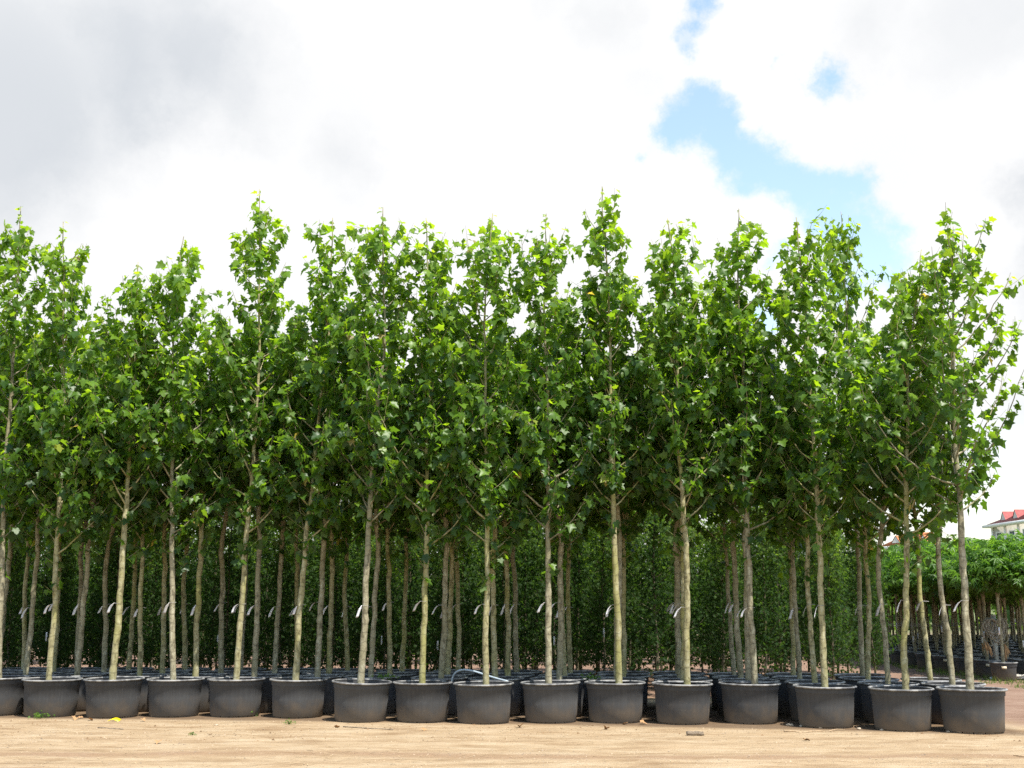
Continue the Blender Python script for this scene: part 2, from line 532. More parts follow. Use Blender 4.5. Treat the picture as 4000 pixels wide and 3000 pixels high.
M_tag = tag_material()
M_tag_grey = plain('weathered_tag', (0.36, 0.34, 0.32), 0.6, 0.3, 0.15, 30)
M_white = plain('white_paint', (0.76, 0.74, 0.70), 0.7, 0.3, 0.06, 2.0)
M_cream = plain('cream_render', (0.62, 0.58, 0.52), 0.85, 0.2, 0.08, 1.5)
M_redroof = plain('red_roof', (0.30, 0.075, 0.065), 0.7, 0.3, 0.2, 3.0)
M_orroof = plain('orange_roof', (0.46, 0.17, 0.07), 0.8, 0.2, 0.25, 2.0)
M_glass = plain('dark_window', (0.05, 0.06, 0.075), 0.15, 0.6, 0.2, 1.0)
M_stone = plain('pale_stone', (0.46, 0.37, 0.27), 0.9, 0.2, 0.3, 25, bmp=0.6)
M_wood = plain('grey_wood', (0.20, 0.155, 0.11), 0.9, 0.2, 0.45, 30, bmp=0.6)
M_stick = plain('dry_stick', (0.36, 0.26, 0.16), 0.9, 0.2, 0.3, 30)
M_hose = plain('blue_grey_hose', (0.30, 0.36, 0.40), 0.35, 0.5, 0.15, 10)
M_post = plain('galvanised_post', (0.40, 0.41, 0.37), 0.55, 0.5, 0.18, 14, 0.35)
M_cable = plain('pale_drip_line', (0.36, 0.33, 0.27), 0.7, 0.3, 0.25, 20)
M_wire = plain('dull_wire', (0.16, 0.145, 0.13), 0.6, 0.4, 0.2, 20)
M_dryleaf = plain('dry_leaf', (0.33, 0.19, 0.09), 0.85, 0.2, 0.4, 20)
M_dryleaf2 = plain('leaf_crumb', (0.17, 0.105, 0.055), 0.9, 0.15, 0.4, 4)
M_straw = plain('straw', (0.36, 0.27, 0.16), 0.9, 0.2, 0.4, 3)
M_grit = plain('grit', (0.29, 0.22, 0.15), 0.95, 0.2, 0.5, 2.0)
M_yellow = plain('yellow_plastic', (0.78, 0.62, 0.01), 0.4, 0.4, 0.05, 10)
M_pipe = plain('pale_blue_pipe', (0.50, 0.58, 0.66), 0.4, 0.4, 0.12, 10)
M_cloth = plain('bundled_sacking', (0.46, 0.42, 0.36), 0.9, 0.2, 0.25, 12, bmp=0.5)
M_grass = leaf_material('grass_blade', [(0.0, (0.05, 0.085, 0.02)), (0.6, (0.10, 0.17, 0.03)), (1.0, (0.26, 0.24, 0.09))], (2.0, 2.0, 1.2), rough=0.6, spec=0.2)
M_cream_label = plain('cream_sticker', (0.62, 0.52, 0.36), 0.7, 0.3, 0.1, 10)

ORD = ['zeroth', 'first', 'second', 'third', 'fourth', 'fifth', 'sixth', 'seventh', 'eighth', 'ninth', 'tenth', 'eleventh', 'twelfth',
       'thirteenth', 'fourteenth', 'fifteenth', 'sixteenth', 'seventeenth', 'eighteenth', 'nineteenth', 'twentieth', 'twenty-first',
       'twenty-second', 'twenty-third', 'twenty-fourth', 'twenty-fifth']

# ------------------------------------------------------------------ ground: one sheet to the horizon
M_ground = ground_material()
xs = np.unique(np.r_[-3000, -1500, -700, -350, -180, -100, -60, -40, -28, -20, -15, np.arange(-11, 11.01, 0.085), 13, 15, 18, 22, 30, 45, 70, 110, 200, 400, 800, 1600, 3000])
ys = np.unique(np.r_[-600, -200, -60, -20, 0, 5, 8, 10, np.arange(11, 19.2, 0.06), np.arange(19, 46, 1.0), 50, 60, 75, 100, 140, 200, 300, 500, 900, 1800, 4000])
GX, GY = np.meshgrid(xs, ys)
bumps = (vnoise(GX * 0.45, GY, 1, 1.6) - .5) * 0.030 + (vnoise(GX * 0.6, GY, 2, 4.5) - .5) * 0.016 + (vnoise(GX, GY, 3, 11) - .5) * 0.010
rut = np.exp(-((GY + GX * 0.02 + (vnoise(GX, GY * 0, 5, 0.3) - .5) * 0.8 - 12.75) / 0.22) ** 2) * -0.022
near = np.clip((EDGE[0] * GX ** 2 + EDGE[1] * GX + EDGE[2] - 0.1 - GY) / 0.5, 0, 1) * np.clip((GY - 8) / 3, 0, 1) * np.clip((12 - abs(GX)) / 2, 0, 1)
GZ = (bumps + rut) * near
nx, ny = len(xs), len(ys)
ii = (np.arange(ny - 1)[:, None] * nx + np.arange(nx - 1)[None]).ravel()
GF = np.vstack([np.c_[ii, ii + 1, ii + nx + 1], np.c_[ii, ii + nx + 1, ii + nx]])
g = obj('ground', mesh_np('ground', np.c_[GX.ravel(), GY.ravel(), GZ.ravel()], GF, True), M_ground)
setting(g)

# ------------------------------------------------------------------ leaves
def leaf_template(kind, a, b, seed):
    """points in the leaf's own frame: x side, y along, z normal; length about 1"""
    r = np.random.RandomState(seed)
    if kind == 'plane':
        half = [(0.20, -0.05), (0.44, 0.06), (0.36, 0.25), (0.62, 0.50), (0.30, 0.56), (0.21, 0.76)]
        out = [(0.0, 0.04)] + half + [(0.0, 1.0)] + [(-x, y) for x, y in half[::-1]]
        cen = (0.0, 0.36)
    elif kind == 'star':
        half = [(0.12, 0.12), (0.46, 0.10), (0.22, 0.36), (0.55, 0.62), (0.17, 0.55)]
        out = [(0.0, 0.02)] + half + [(0.0, 1.0)] + [(-x, y) for x, y in half[::-1]]
        cen = (0.0, 0.38)
    P = np.array([cen] + out, float)
    P[1:] += (r.rand(len(P) - 1, 2) - .5) * 0.06
    z = a * np.abs(P[:, 0]) - b * P[:, 1] ** 2 + (r.rand(len(P)) - .5) * 0.10
    V = np.c_[P, z]
    n = len(out)
    T = [(0, 1 + i, 1 + (i + 1) % n) for i in range(n)]
    T = [(p, c, b_) if False else (p, b_, c) for p, b_, c in T]
    m = len(V)
    if kind == 'plane':                    # leaf stalk
        V = np.vstack([V, [(-0.012, -0.42, 0.02), (0.012, -0.42, 0.02), (0.0, 0.10, 0.0)]])
        T.append((m, m + 1, m + 2))
    return V, np.array(T, int)


PT = [leaf_template('plane', a, b, s) for s, (a, b) in enumerate([(0.30, 0.25), (-0.15, 0.35), (0.12, 0.5), (0.45, 0.15), (0.05, 0.1), (-0.30, 0.6)])]
ST = [leaf_template('star', a, b, 20 + s) for s, (a, b) in enumerate([(0.25, 0.3), (-0.15, 0.35), (0.1, 0.55)])]


def palm_template(seed):
    """five to seven long leaflets fanning from one stalk"""
    r = np.random.RandomState(seed)
    V, T = [], []
    k = 6
    for i in range(k):
        th = (i - (k - 1) / 2) * 0.62 + r.uniform(-.1, .1)
        d = np.array([math.sin(th), math.cos(th)])
        s = np.array([d[1], -d[0]])
        L = 1.0 - 0.07 * abs(i - 2.5) + r.uniform(-.1, .1)
        dz = r.uniform(0.15, 0.5)
        pts = [d * 0.03, d * 0.45 * L + s * 0.13, d * L, d * 0.45 * L - s * 0.13]
        zz = [0, 0.04 - dz * 0.12, -dz, 0.04 - dz * 0.12]
        m = len(V)
        V += [(p[0], p[1], z) for p, z in zip(pts, zz)]
        T += [(m, m + 1, m + 2), (m, m + 2, m + 3)]
    return np.array(V), np.array(T)


PALM = [palm_template(s) for s in range(3)]


def frames(P, Tn, rng, centre=None, droop=(38, 24), up_bias=0.25):
    """orientation of leaves that leave the stem points P; returns rotation matrices (columns side, along, normal)"""
    n = len(P)
    az = rng.rand(n) * 2 * math.pi
    o = np.c_[np.cos(az), np.sin(az), np.zeros(n)]
    if centre is not None:
        rad = P - centre
        rad[:, 2] = 0
        rad /= np.linalg.norm(rad, axis=1)[:, None] + 0.05
        o = o + 0.8 * rad
    o -= Tn * (np.sum(o * Tn, 1) * 0.6)[:, None]
    o[:, 2] += up_bias * 0.3
    o /= np.linalg.norm(o, axis=1)[:, None] + 1e-6
    dr = np.radians(rng.normal(droop[0], droop[1], n))
    d = o * np.cos(dr)[:, None]
    d[:, 2] -= np.sin(dr)
    d /= np.linalg.norm(d, axis=1)[:, None]
    up = np.array([0, 0, 1.0]) + o * 0.35 + rng.normal(0, 0.46, (n, 3))
    nn = up - d * np.sum(up * d, 1)[:, None]
    nn /= np.linalg.norm(nn, axis=1)[:, None] + 1e-6
    s = np.cross(d, nn)
    return np.stack([s, d, nn], -1)


def leaf_arrays(tmpl, P, Rm, S, var, tone):
    V = np.stack([t[0] for t in tmpl])[var]                   # n, p, 3
    V = np.einsum('nij,npj->npi', Rm, V) * S[:, None, None] + P[:, None, :]
    n, p = V.shape[:2]
    T = np.stack([t[1] for t in tmpl])[var] + (np.arange(n) * p)[:, None, None]
    return V.reshape(-1, 3), T.reshape(-1, 3), np.repeat(tone, p)


# ------------------------------------------------------------------ plane trees
def smooth_path(pts, n):
    pts = np.asarray(pts, float)
    t = np.r_[0, np.cumsum(np.linalg.norm(np.diff(pts, axis=0), axis=1))]
    t /= t[-1]
    u = np.linspace(0, 1, n)
    out = np.stack([np.interp(u, t, pts[:, k]) for k in range(3)], 1)
    for _ in range(3):
        out[1:-1] = (out[:-2] + 2 * out[1:-1] + out[2:]) / 4
    return out


def grow_plane(path, zb, seed, n_br=38, reach=1.0, dens=1.0, base_r=0.056, spread=1.0):
    rng = np.random.RandomState(seed)
    path = smooth_path(path, 70)
    zt = path[-1, 2]
    z0 = path[0, 2]
    H = zt - z0
    hh = (path[:, 2] - z0) / H
    wig = np.cumsum(rng.normal(0, 0.0065, (70, 2)), 0)
    wig -= np.linspace(0, 1, 70)[:, None] * wig[-1] * 0.6
    path[:, :2] += wig * np.minimum(1, hh * 8)[:, None]
    mb = MB()
    zc = (zb - z0) / H
    rad = np.interp(hh, [0, 0.03, zc, 0.75, 1.0], [base_r * 1.12, base_r, base_r * 0.80, base_r * 0.34, 0.007])
    # trunk resampled finely below the crown so knots and swellings show
    zz = np.r_[np.arange(z0 - 0.04, zb + 0.4, 0.055), np.linspace(zb + 0.45, zt, 34)]
    tp = np.stack([np.interp(zz, path[:, 2], path[:, 0]), np.interp(zz, path[:, 2], path[:, 1]), zz], 1)
    tr = np.interp(zz, path[:, 2], rad)
    k = 11
    bulge = 1 + rng.normal(0, 0.020, (len(zz), k)) + np.repeat(np.convolve(rng.normal(0, 0.05, len(zz)), [.25, .5, .25], 'same')[:, None], k, 1)
    for _ in range(16):                                         # pruning scars
        i = rng.randint(3, max(8, int((zb - z0) / 0.055) - 1))
        j = rng.randint(k)
        bulge[i, j] += rng.uniform(0.10, 0.30)
        bulge[i + 1, j] += 0.08
        bulge[i, (j + 1) % k] += 0.06
    mb.tube(tp, tr, k, True, bulge)
    at = lambda z: np.array([np.interp(z, path[:, 2], path[:, 0]), np.interp(z, path[:, 2], path[:, 1]), z])
    LP, LT, LS, LA = [], [], [], []

    def stem_leaves(pts, frm, step, size, tipyoung):
        seg = np.linalg.norm(np.diff(pts, axis=0), axis=1)
        s = np.r_[0, np.cumsum(seg)]
        L = s[-1]
        n = max(1, int(L * (1 - frm) / step))
        u = frm * L + (np.arange(n) + rng.rand(n) * 0.9) / n * L * (1 - frm)
        p = np.stack([np.interp(u, s, pts[:, c]) for c in range(3)], 1)
        tn = np.gradient(pts, axis=0)
        tn = np.stack([np.interp(u, s, tn[:, c]) for c in range(3)], 1)
        tn /= np.linalg.norm(tn, axis=1)[:, None] + 1e-9
        f = u / L
        young = np.clip((f - 0.72) / 0.28, 0, 1) * tipyoung
        LP.append(p)
        LT.append(tn)
        LS.append(size * rng.uniform(0.58, 1.22, n) * (1 - 0.50 * young ** 2))
        LA.append(young)

    golden = 2.39996
    for i in range(n_br):
        t = ((i + rng.rand() * 0.9) / n_br) * 0.87
        zs = zb + t * (zt - zb)
        az = i * golden + rng.uniform(-.5, .5)
        L = (0.50 + 1.12 * (1 - t) ** 0.9) * rng.uniform(0.62, 1.22) * reach
        if t < 0.08:
            L *= 0.75
        a0, a1 = R_(rng.uniform(46, 66)) * spread * (1 - 0.22 * t), R_(rng.uniform(10, 30)) * spread * (1 - 0.35 * t)
        n = 8
        ang = np.linspace(a0, a1, n) + rng.normal(0, 0.07, n)
        azs = az + np.cumsum(rng.normal(0, 0.07, n))
        d = np.c_[np.cos(azs) * np.sin(ang), np.sin(azs) * np.sin(ang), np.cos(ang)]
        pts = np.vstack([at(zs), at(zs) + np.cumsum(d * L / n, 0)])
        r0 = min(0.019, 0.007 + 0.0085 * L) * (0.6 + 0.4 * (1 - t))
        mb.tube(pts, np.linspace(r0, 0.0028, len(pts)), 5, False)
        stem_leaves(pts, 0.22, 0.046 / dens, 0.144, 0.8)
        # side shoots
        ns = int(L * 5.4 * dens)
        for s in range(ns):
            u = rng.uniform(0.18, 0.93)
            pi = u * n
            i0 = int(pi)
            b0 = pts[i0] + (pts[i0 + 1] - pts[i0]) * (pi - i0)
            dd = d[min(i0, n - 1)] * 0.7 + rng.normal(0, 0.62, 3)
            dd[2] = abs(dd[2]) * 0.7 + 0.12
            dd /= np.linalg.norm(dd)
            l = rng.uniform(0.14, 0.44) * (0.6 + 0.4 * L)
            sp = b0 + dd * np.linspace(0, l, 4)[:, None] + np.array([0, 0, 1.0]) * (np.linspace(0, 1, 4) ** 2 * l * 0.22)[:, None]
            mb.tube(sp, np.linspace(0.0042, 0.0018, 4), 3, False)
            stem_leaves(sp, 0.12, 0.052 / dens, 0.140, 0.65)
    tip = path[path[:, 2] > zt - 1.15]
    stem_leaves(tip, 0.0, 0.045, 0.140, 1.0)
    # short water shoots on the trunk top
    for _ in range(int(24 * dens)):
        zs = zb - 0.65 + 2.4 * rng.rand() ** 0.8
        az = rng.rand() * 6.28
        l = rng.uniform(0.12, 0.48)
        dd = np.array([math.cos(az) * 0.8, math.sin(az) * 0.8, 0.6])
        sp = at(zs) + dd * np.linspace(0, l, 4)[:, None]
        mb.tube(sp, np.linspace(0.005, 0.002, 4), 3, False)
        stem_leaves(sp, 0.2, 0.055, 0.12, 0.5)
    P, Tn, S, A = np.vstack(LP), np.vstack(LT), np.concatenate(LS), np.concatenate(LA)
    cen = np.stack([np.interp(P[:, 2], path[:, 2], path[:, 0]), np.interp(P[:, 2], path[:, 2], path[:, 1]), P[:, 2]], 1)
    Rm = frames(P, Tn, rng, cen)
    P = P + Rm[:, :, 1] * (S * 0.40)[:, None]                  # blade begins after its stalk
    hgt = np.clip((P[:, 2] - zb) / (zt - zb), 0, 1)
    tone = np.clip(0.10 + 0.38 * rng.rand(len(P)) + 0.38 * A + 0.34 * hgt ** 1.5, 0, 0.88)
    odd = rng.rand(len(P))
    tone = np.where(odd > 0.994, 0.95, tone)
    tone = np.where(odd > 0.997, 1.0, tone)
    tone = np.where((A > 0.92), 0.93, tone)
    var = rng.randint(0, len(PT), len(P))
    return mb, P, Rm, S, var, tone


leaf_meshes = []
for s, (V, T) in enumerate(PT):
    me = mesh_np('plane_leaf', V, T)
    me.materials.append(M_leaf1)
    leaf_meshes.append(me)


def pot_mesh(seed, R=0.478, H=0.60, rb=0.405):
    rng = np.random.RandomState(seed)
    k = 56
    th = np.arange(k) * 2 * math.pi / k
    wob = 1 + 0.010 * np.cos(2 * th + rng.rand() * 6) + 0.006 * np.cos(3 * th + rng.rand() * 6)
    mb = MB()
    rw = R - 0.036 * R / 0.478
    prof = [(rb * 0.2, 0.022), (rb - 0.008, 0.022), (rb - 0.004, 0.026), (rb + (rw - 0.008 - rb) * 0.5, 0.30), (rw - 0.013, H - 0.105),
            (rw - 0.004, H - 0.098), (rw, H - 0.09), (rw + 0.002, H - 0.028)]
    inner = [(rw - 0.010, H - 0.028), (rw - 0.014, H - 0.10)]
    mb.lathe(prof, k, wob)
    mb.lathe(inner, k, wob)
    for i in range(16):                                        # feet round the base
        a = i * 2 * math.pi / 16
        mb.box((-0.068, -0.006, 0.0), (0.068, 0.006, 0.030), a + math.pi / 2, ((rb - 0.026) * math.cos(a), (rb - 0.026) * math.sin(a), 0))
    body = mb.mesh('pot', True)
    rm = MB()
    c = []
    for a in np.linspace(-0.5 * math.pi, 1.5 * math.pi, 12):
        c.append((R - 0.016 + 0.016 * math.cos(a), H - 0.014 + 0.015 * math.sin(a)))
    rm.lathe(c, k, wob)
    rim = rm.mesh('pot_rim', True)
    sm = MB()
    rr = np.linspace(0, 1, 9)
    prof = [(max(0.001, (rw - 0.013) * r), H - 0.085 + 0.022 * (1 - r) + rng.uniform(-.006, .006)) for r in rr]
    sm.lathe(prof, 30)
    soil = sm.mesh('soil', True)
    return body, rim, soil


POTS = [pot_mesh(s) for s in range(4)]
for b, r, s in POTS:
    r.materials.append(M_rim)
    s.materials.append(M_soil)
    b.materials.append(M_pot)
POT_DUSTY = []
for b, r, s in POTS:
    b2 = b.copy()
    b2.materials.clear()
    b2.materials.append(M_pot2)
    POT_DUSTY.append(b2)

# front row: pot centre x, y of the pot's front foot, trunk foot x, then trunk way points and the tip (2212 wide photo)
FRONT = [
    (-8, 1548, -4, [(12, 1000), (28, 800), (42, 446)]),
    (107, 1551, 105, [(132, 1090), (143, 800), (140, 480)]),
    (242, 1553, 243, [(268, 1070), (290, 800), (300, 566)]),
    (375, 1551, 374, [(372, 1050), (374, 750), (402, 512)]),
    (507, 1551, 510, [(541, 1100), (560, 800), (560, 408)]),
    (642, 1553, 638, [(688, 960), (712, 740), (716, 470)]),
    (778, 1562, 779, [(804, 1040), (828, 760), (822, 448)]),
    (912, 1563, 912, [(922, 1000), (925, 750), (914, 470)]),
    (1045, 1566, 1050, [(1046, 1000), (1042, 700), (1064, 462)]),
    (1190, 1564, 1185, [(1181, 1000), (1178, 700), (1180, 462)]),
    (1330, 1564, 1337, [(1316, 960), (1311, 650), (1304, 402)]),
    (1475, 1567, 1484, [(1468, 960), (1460, 680), (1442, 472)]),
    (1622, 1566, 1630, [(1610, 1000), (1602, 720), (1598, 450)]),
    (1785, 1575, 1781, [(1757, 1000), (1747, 720), (1722, 468)]),
    (1955, 1582, 1955, [(1950, 1100), (1958, 800), (1988, 540)]),
    (2100, 1587, 2094, [(2066, 1000), (2052, 780), (2060, 490)]),
]
NF = len(FRONT)
FR = []
for (cx, by, tx, way) in FRONT:
    gp = on_ground(cx, by)
    Y = gp.y + 0.408
    X = at_depth(cx, by, Y).x
    FR.append((X, Y))
FR = np.array(FR)
for _ in range(12):                                            # neighbouring rims may touch but not cut into each other
    for i in range(NF - 1):
        d = FR[i + 1] - FR[i]
        l = np.hypot(*d)
        if l < 0.957:
            m = d / l * (0.957 - l) / 2
            FR[i] -= m
            FR[i + 1] += m
fit = np.polyfit(FR[:, 0], FR[:, 1], 2)
ROWNAME = ['front', 'second', 'third', 'back']


def crown_trunk(tree, data, bark, single, name_cam):
    mb, P, Rm, S, var, tone = data
    obj('trunk', mb.mesh('trunk', True), bark, tree)
    n = len(P)
    if single:
        # the leaves that show largest: towards the camera and at the crown's edge, facing the viewer
        area = S ** 2 * (0.25 + np.abs(Rm[:, 1, 2]))
        cen = np.median(P[:, :2], 0)
        front = -(P[:, 1] - cen[1])
        hi = (P[:, 2] - P[:, 2].min()) / np.ptp(P[:, 2])
        score = area / area.max() + 0.9 * np.clip(front, -1, 1) + 0.25 * hi
        pick = np.argsort(-score)[:single]
        mask = np.ones(n, bool)
        mask[pick] = False
    else:
        mask = np.ones(n, bool)
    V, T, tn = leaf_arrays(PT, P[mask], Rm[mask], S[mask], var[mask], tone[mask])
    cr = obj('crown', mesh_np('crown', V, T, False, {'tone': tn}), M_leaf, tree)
    cr['kind'] = 'stuff'
    if single:
        for i in pick:
            o = bpy.data.objects.new('leaf', leaf_meshes[var[i]])
            m = np.eye(4)
            m[:3, :3] = Rm[i] * S[i]
            m[:3, 3] = P[i]
            o.matrix_basis = Matrix(m.tolist())
            o.color = (float(tone[i]), 0, 0, 1)
            o.parent = cr
            COL.objects.link(o)
    return cr


def make_pot(x, y, i, row, k, label, group, dusty=False, sc_=1.0):
    rng = random.Random(1000 * row + i)
    b, r, s = POTS[k % 4]
    if dusty:
        b = POT_DUSTY[k % 4]
    sc_ = rng.uniform(0.972, 1.0)
    t = obj('plant_pot', None, None, None, (x, y, 0.0), 0.0, (sc_, sc_, sc_))
    tl = 0.045 if (row == 0 and i == 6) else 0.013
    t.rotation_euler = (rng.uniform(-tl, tl) * 0.5, rng.uniform(-tl, tl) if tl < 0.03 else 0.032, 0.0)
    body = obj('pot_wall', b, None, t, (0, 0, 0), rng.uniform(0, 6.28))
    obj('rim', r, None, body)
    obj('soil', s, None, t)
    tag(t, label, 'plant pot', group)
    return t


TRUNKS = []          # x, y, row, index (for the tags)
POT_LOOK = ['black plastic', 'black plastic', 'black plastic', 'dust-streaked black', 'muddy-footed black', 'mud-smeared black', 'scuffed black', 'speckled black',
            'black plastic', 'stained black', 'dusty black', 'mud-based black', 'mud-based black', 'dusty grey-black', 'dusty grey-black', 'dust-coated']
LEAF_SINGLE = 300
for i, (cx, by, tx, way) in enumerate(FRONT):
    X, Y = FR[i]
    nth = NF - i
    place = f'{ORD[nth]} from the haul road' if nth > 1 else 'nearest the haul road'
    make_pot(X, Y, i, 0, i, f'{POT_LOOK[i]} tree pot in the front row, {place}', 'large black tree pots', dusty=i in (5, 10, 11, 12, 13, 14, 15))
    foot = at_depth(tx, 1470, Y)
    foot.z = 0.52
    foot.x = X + max(-0.16, min(0.16, foot.x - X))
    tree = obj('plane_tree', None, None, None, foot)
    pts = [(0, 0, 0)]
    for w in way:
        p = at_depth(w[0], w[1], Y)
        pts.append(tuple(p - foot))
    zb = {0: 2.1, 1: 2.0, 4: 2.0, 5: 2.25, 6: 2.05, 8: 1.8, 9: 2.15, 10: 2.6, 11: 2.3, 12: 1.95, 13: 2.2, 14: 2.1, 15: 2.35}.get(i, 2.15)
    kw = dict(n_br=38, reach=1.0, dens=1.0)
    if i == 15:
        kw = dict(n_br=34, reach=1.25, dens=0.64, spread=1.12)
    if i in (10, 13):
        kw = dict(n_br=40, reach=0.86, dens=1.05)
    if i == 14:
        kw = dict(n_br=36, reach=1.05, dens=0.85)
    data = grow_plane(pts, zb + 0.15 + random.Random(i + 50).uniform(-0.22, 0.28), 11 + i, base_r=0.0510 * (0.92 + 0.16 * random.Random(i).random()), **kw)
    look = {5: 'strongly leaning plane tree', 15: 'thin-crowned wide-branching plane tree', 10: 'tall narrow plane tree', 4: 'tall leaning plane tree'}.get(i, 'leafy plane tree')
    crown_trunk(tree, data, M_bark if i % 3 else M_bark_grey, LEAF_SINGLE, i)
    tag(tree, f'{look} in the front row of pots, {place}', 'tree', 'potted plane trees')
    TRUNKS.append((foot, pts, 0, i, place))

# rows behind: x of the trunk feet (4000 wide photo)
BACK = {1: [-130, 99, 301, 545, 764, 993, 1240, 1448, 1723, 1935, 2185, 2410, 2670, 2923, 3183, 3468, 3718],
        2: [-20, 207, 405, 634, 863, 1072, 1284, 1523, 1747, 1984, 2205, 2434, 2655, 2894, 3123, 3390, 3634],
        3: [-120, 90, 300, 500, 721, 940, 1159, 1357, 1569, 1791, 2019, 2229, 2440, 2648, 2868, 3099, 3369]}
PROTO = []
for s in range(6):
    rng = np.random.RandomState(400 + s)
    H = [6.0, 6.45, 6.2, 6.7, 5.8, 6.3][s]
    pts = [(0, 0, 0), (rng.normal(0, .05), rng.normal(0, .05), 2.2), (rng.normal(0, .12), rng.normal(0, .12), 4.5), (rng.normal(0, .12), rng.normal(0, .12), H)]
    d = grow_plane(pts, [2.4, 2.6, 2.35, 2.7, 2.45, 2.55][s], 300 + s, n_br=36, reach=0.92, dens=0.92, base_r=0.049)
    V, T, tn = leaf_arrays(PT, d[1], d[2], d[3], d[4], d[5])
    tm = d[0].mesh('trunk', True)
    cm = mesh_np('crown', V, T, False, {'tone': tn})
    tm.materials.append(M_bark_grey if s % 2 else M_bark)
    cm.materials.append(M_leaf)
    PROTO.append((tm, cm, pts))
for row in (1, 2, 3):
    lst = BACK[row]
    pos = []
    for x4 in lst:
        Y = 18.0
        for _ in range(6):
            X = at_depth(q(x4), 1460, Y).x
            Y = np.polyval(fit, min(max(X, FR[0, 0]), FR[-1, 0])) + 0.97 * row
        pos.append([X, Y])
    pos = np.array(pos)
    trunk_x = pos[:, 0].copy()
    for _ in range(30):
        for i in range(len(pos) - 1):
            d = pos[i + 1] - pos[i]
            l = np.hypot(*d)
            if l < 0.958:
                m = d / l * (0.958 - l) / 2
                pos[i] -= m
                pos[i + 1] += m
    for i, (X, Y) in enumerate(pos):
        nth = len(pos) - i
        place = f'{ORD[nth]} from the haul road' if nth > 1 else 'nearest the haul road'
        rng = random.Random(row * 77 + i)
        make_pot(X, Y, i, row, i + row, f'black plastic tree pot in the {ROWNAME[row]} row, {place}', 'large black tree pots')
        k = rng.randrange(6)
        s = rng.uniform(0.93, 1.05)
        if i >= 14:
            s *= 0.87
        if row == 3 and i == 16:
            k, s = 3, 1.25                          # the tall slim crown that stands up behind the end of the row
        if row == 1 and i == 3:
            s = 0.90
        tx = X + max(-0.17, min(0.17, trunk_x[i] - X))
        w = 0.70 if (row == 3 and i == 16) else 1.0
        t = obj('plane_tree', None, None, None, (tx, Y, 0.52), rng.uniform(0, 6.28), (s * w, s * w, s))
        tm, cm, pts = PROTO[k]
        obj('trunk', tm, None, t)
        c = obj('crown', cm, None, t)
        c['kind'] = 'stuff'
        tag(t, f'leafy plane tree in the {ROWNAME[row]} row of pots, {place}', 'tree', 'potted plane trees')
        TRUNKS.append((Vector((tx, Y, 0.52)), None, row, i, place))


# ------------------------------------------------------------------ name tags tied to the trunks
def tag_mesh(seed, L=0.165, w=0.038, curl=0.5):
    rng = np.random.RandomState(seed)
    n = 9
    u = np.linspace(0, 1, n)
    ang = np.radians(rng.uniform(8, 22)) + curl * (1 - u) ** 1.5
    x = -np.cumsum(np.r_[0, np.sin(ang[1:])] * L / (n - 1))
    z = -np.cumsum(np.r_[0, np.cos(ang[1:])] * L / (n - 1))
    ww = np.where(u < 0.22, 0.010, w / 2)
    th = 0.0012
    V, along = [], []
    for i in range(n):
        for s in (-1, 1):
            for tt in (-1, 1):
                V.append((x[i] + tt * th + s * ww[i] * 0.80, s * ww[i] * 0.6 + tt * th, z[i] + tt * th * 0.4 + s * ww[i] * 0.16))
                along.append(u[i])
    T = []
    for i in range(n - 1):
        a = i * 4
        for (p, r) in ((0, 1), (1, 3), (3, 2), (2, 0)):
            T += [(a + p, a + r, a + 4 + r), (a + p, a + 4 + r, a + 4 + p)]
    T += [(0, 2, 3), (0, 3, 1)]
    e = (n - 1) * 4
    T += [(e, e + 1, e + 3), (e, e + 3, e + 2)]
    return mesh_np('tag_strip', np.array(V), np.array(T), False, {'along': along})


TAGM = [tag_mesh(s, L=0.20, curl=c, w=w * 1.2) for s, (c, w) in enumerate([(0.9, 0.036), (0.5, 0.04), (1.2, 0.03), (0.25, 0.042), (0.7, 0.034)])]
TAGG = [m.copy() for m in TAGM]
for m in TAGM:
    m.materials.append(M_tag)
for m in TAGG:
    m.materials.append(M_tag_grey)
lp = MB()
a = np.linspace(0, 2 * math.pi, 19)
lp.tube(np.c_[0.052 * np.cos(a), 0.052 * np.sin(a), 0.006 * np.sin(a)], 0.0022, 4, False)
loop_me = lp.mesh('tie_loop', True)
loop_me.materials.append(M_tag_grey)
for foot, pts, row, i, place in TRUNKS:
    rng = random.Random(31 * row + i * 7 + 5)
    if row == 3 and rng.random() < 0.4:
        continue
    z = 1.80 + rng.uniform(-0.09, 0.03)
    x = foot.x
    if pts is not None:
        pa = np.array(pts)
        x += np.interp(z - 0.52, pa[:, 2], pa[:, 0])
    t = obj('plant_tag', None, None, None, (x, foot.y, z))
    grey = rng.random() < 0.25
    k = rng.randrange(5)
    obj('tie_loop', loop_me, None, t)
    st = obj('tag_strip', (TAGG if grey else TAGM)[k], None, t, (-0.05, -0.012, 0.0), rng.uniform(-0.5, 0.5))
    tag(t, f'{"grey" if grey else "white"} name tag on the {ROWNAME[row]}-row plane tree trunk {place}', 'tag', 'tags tied to the plane trees')

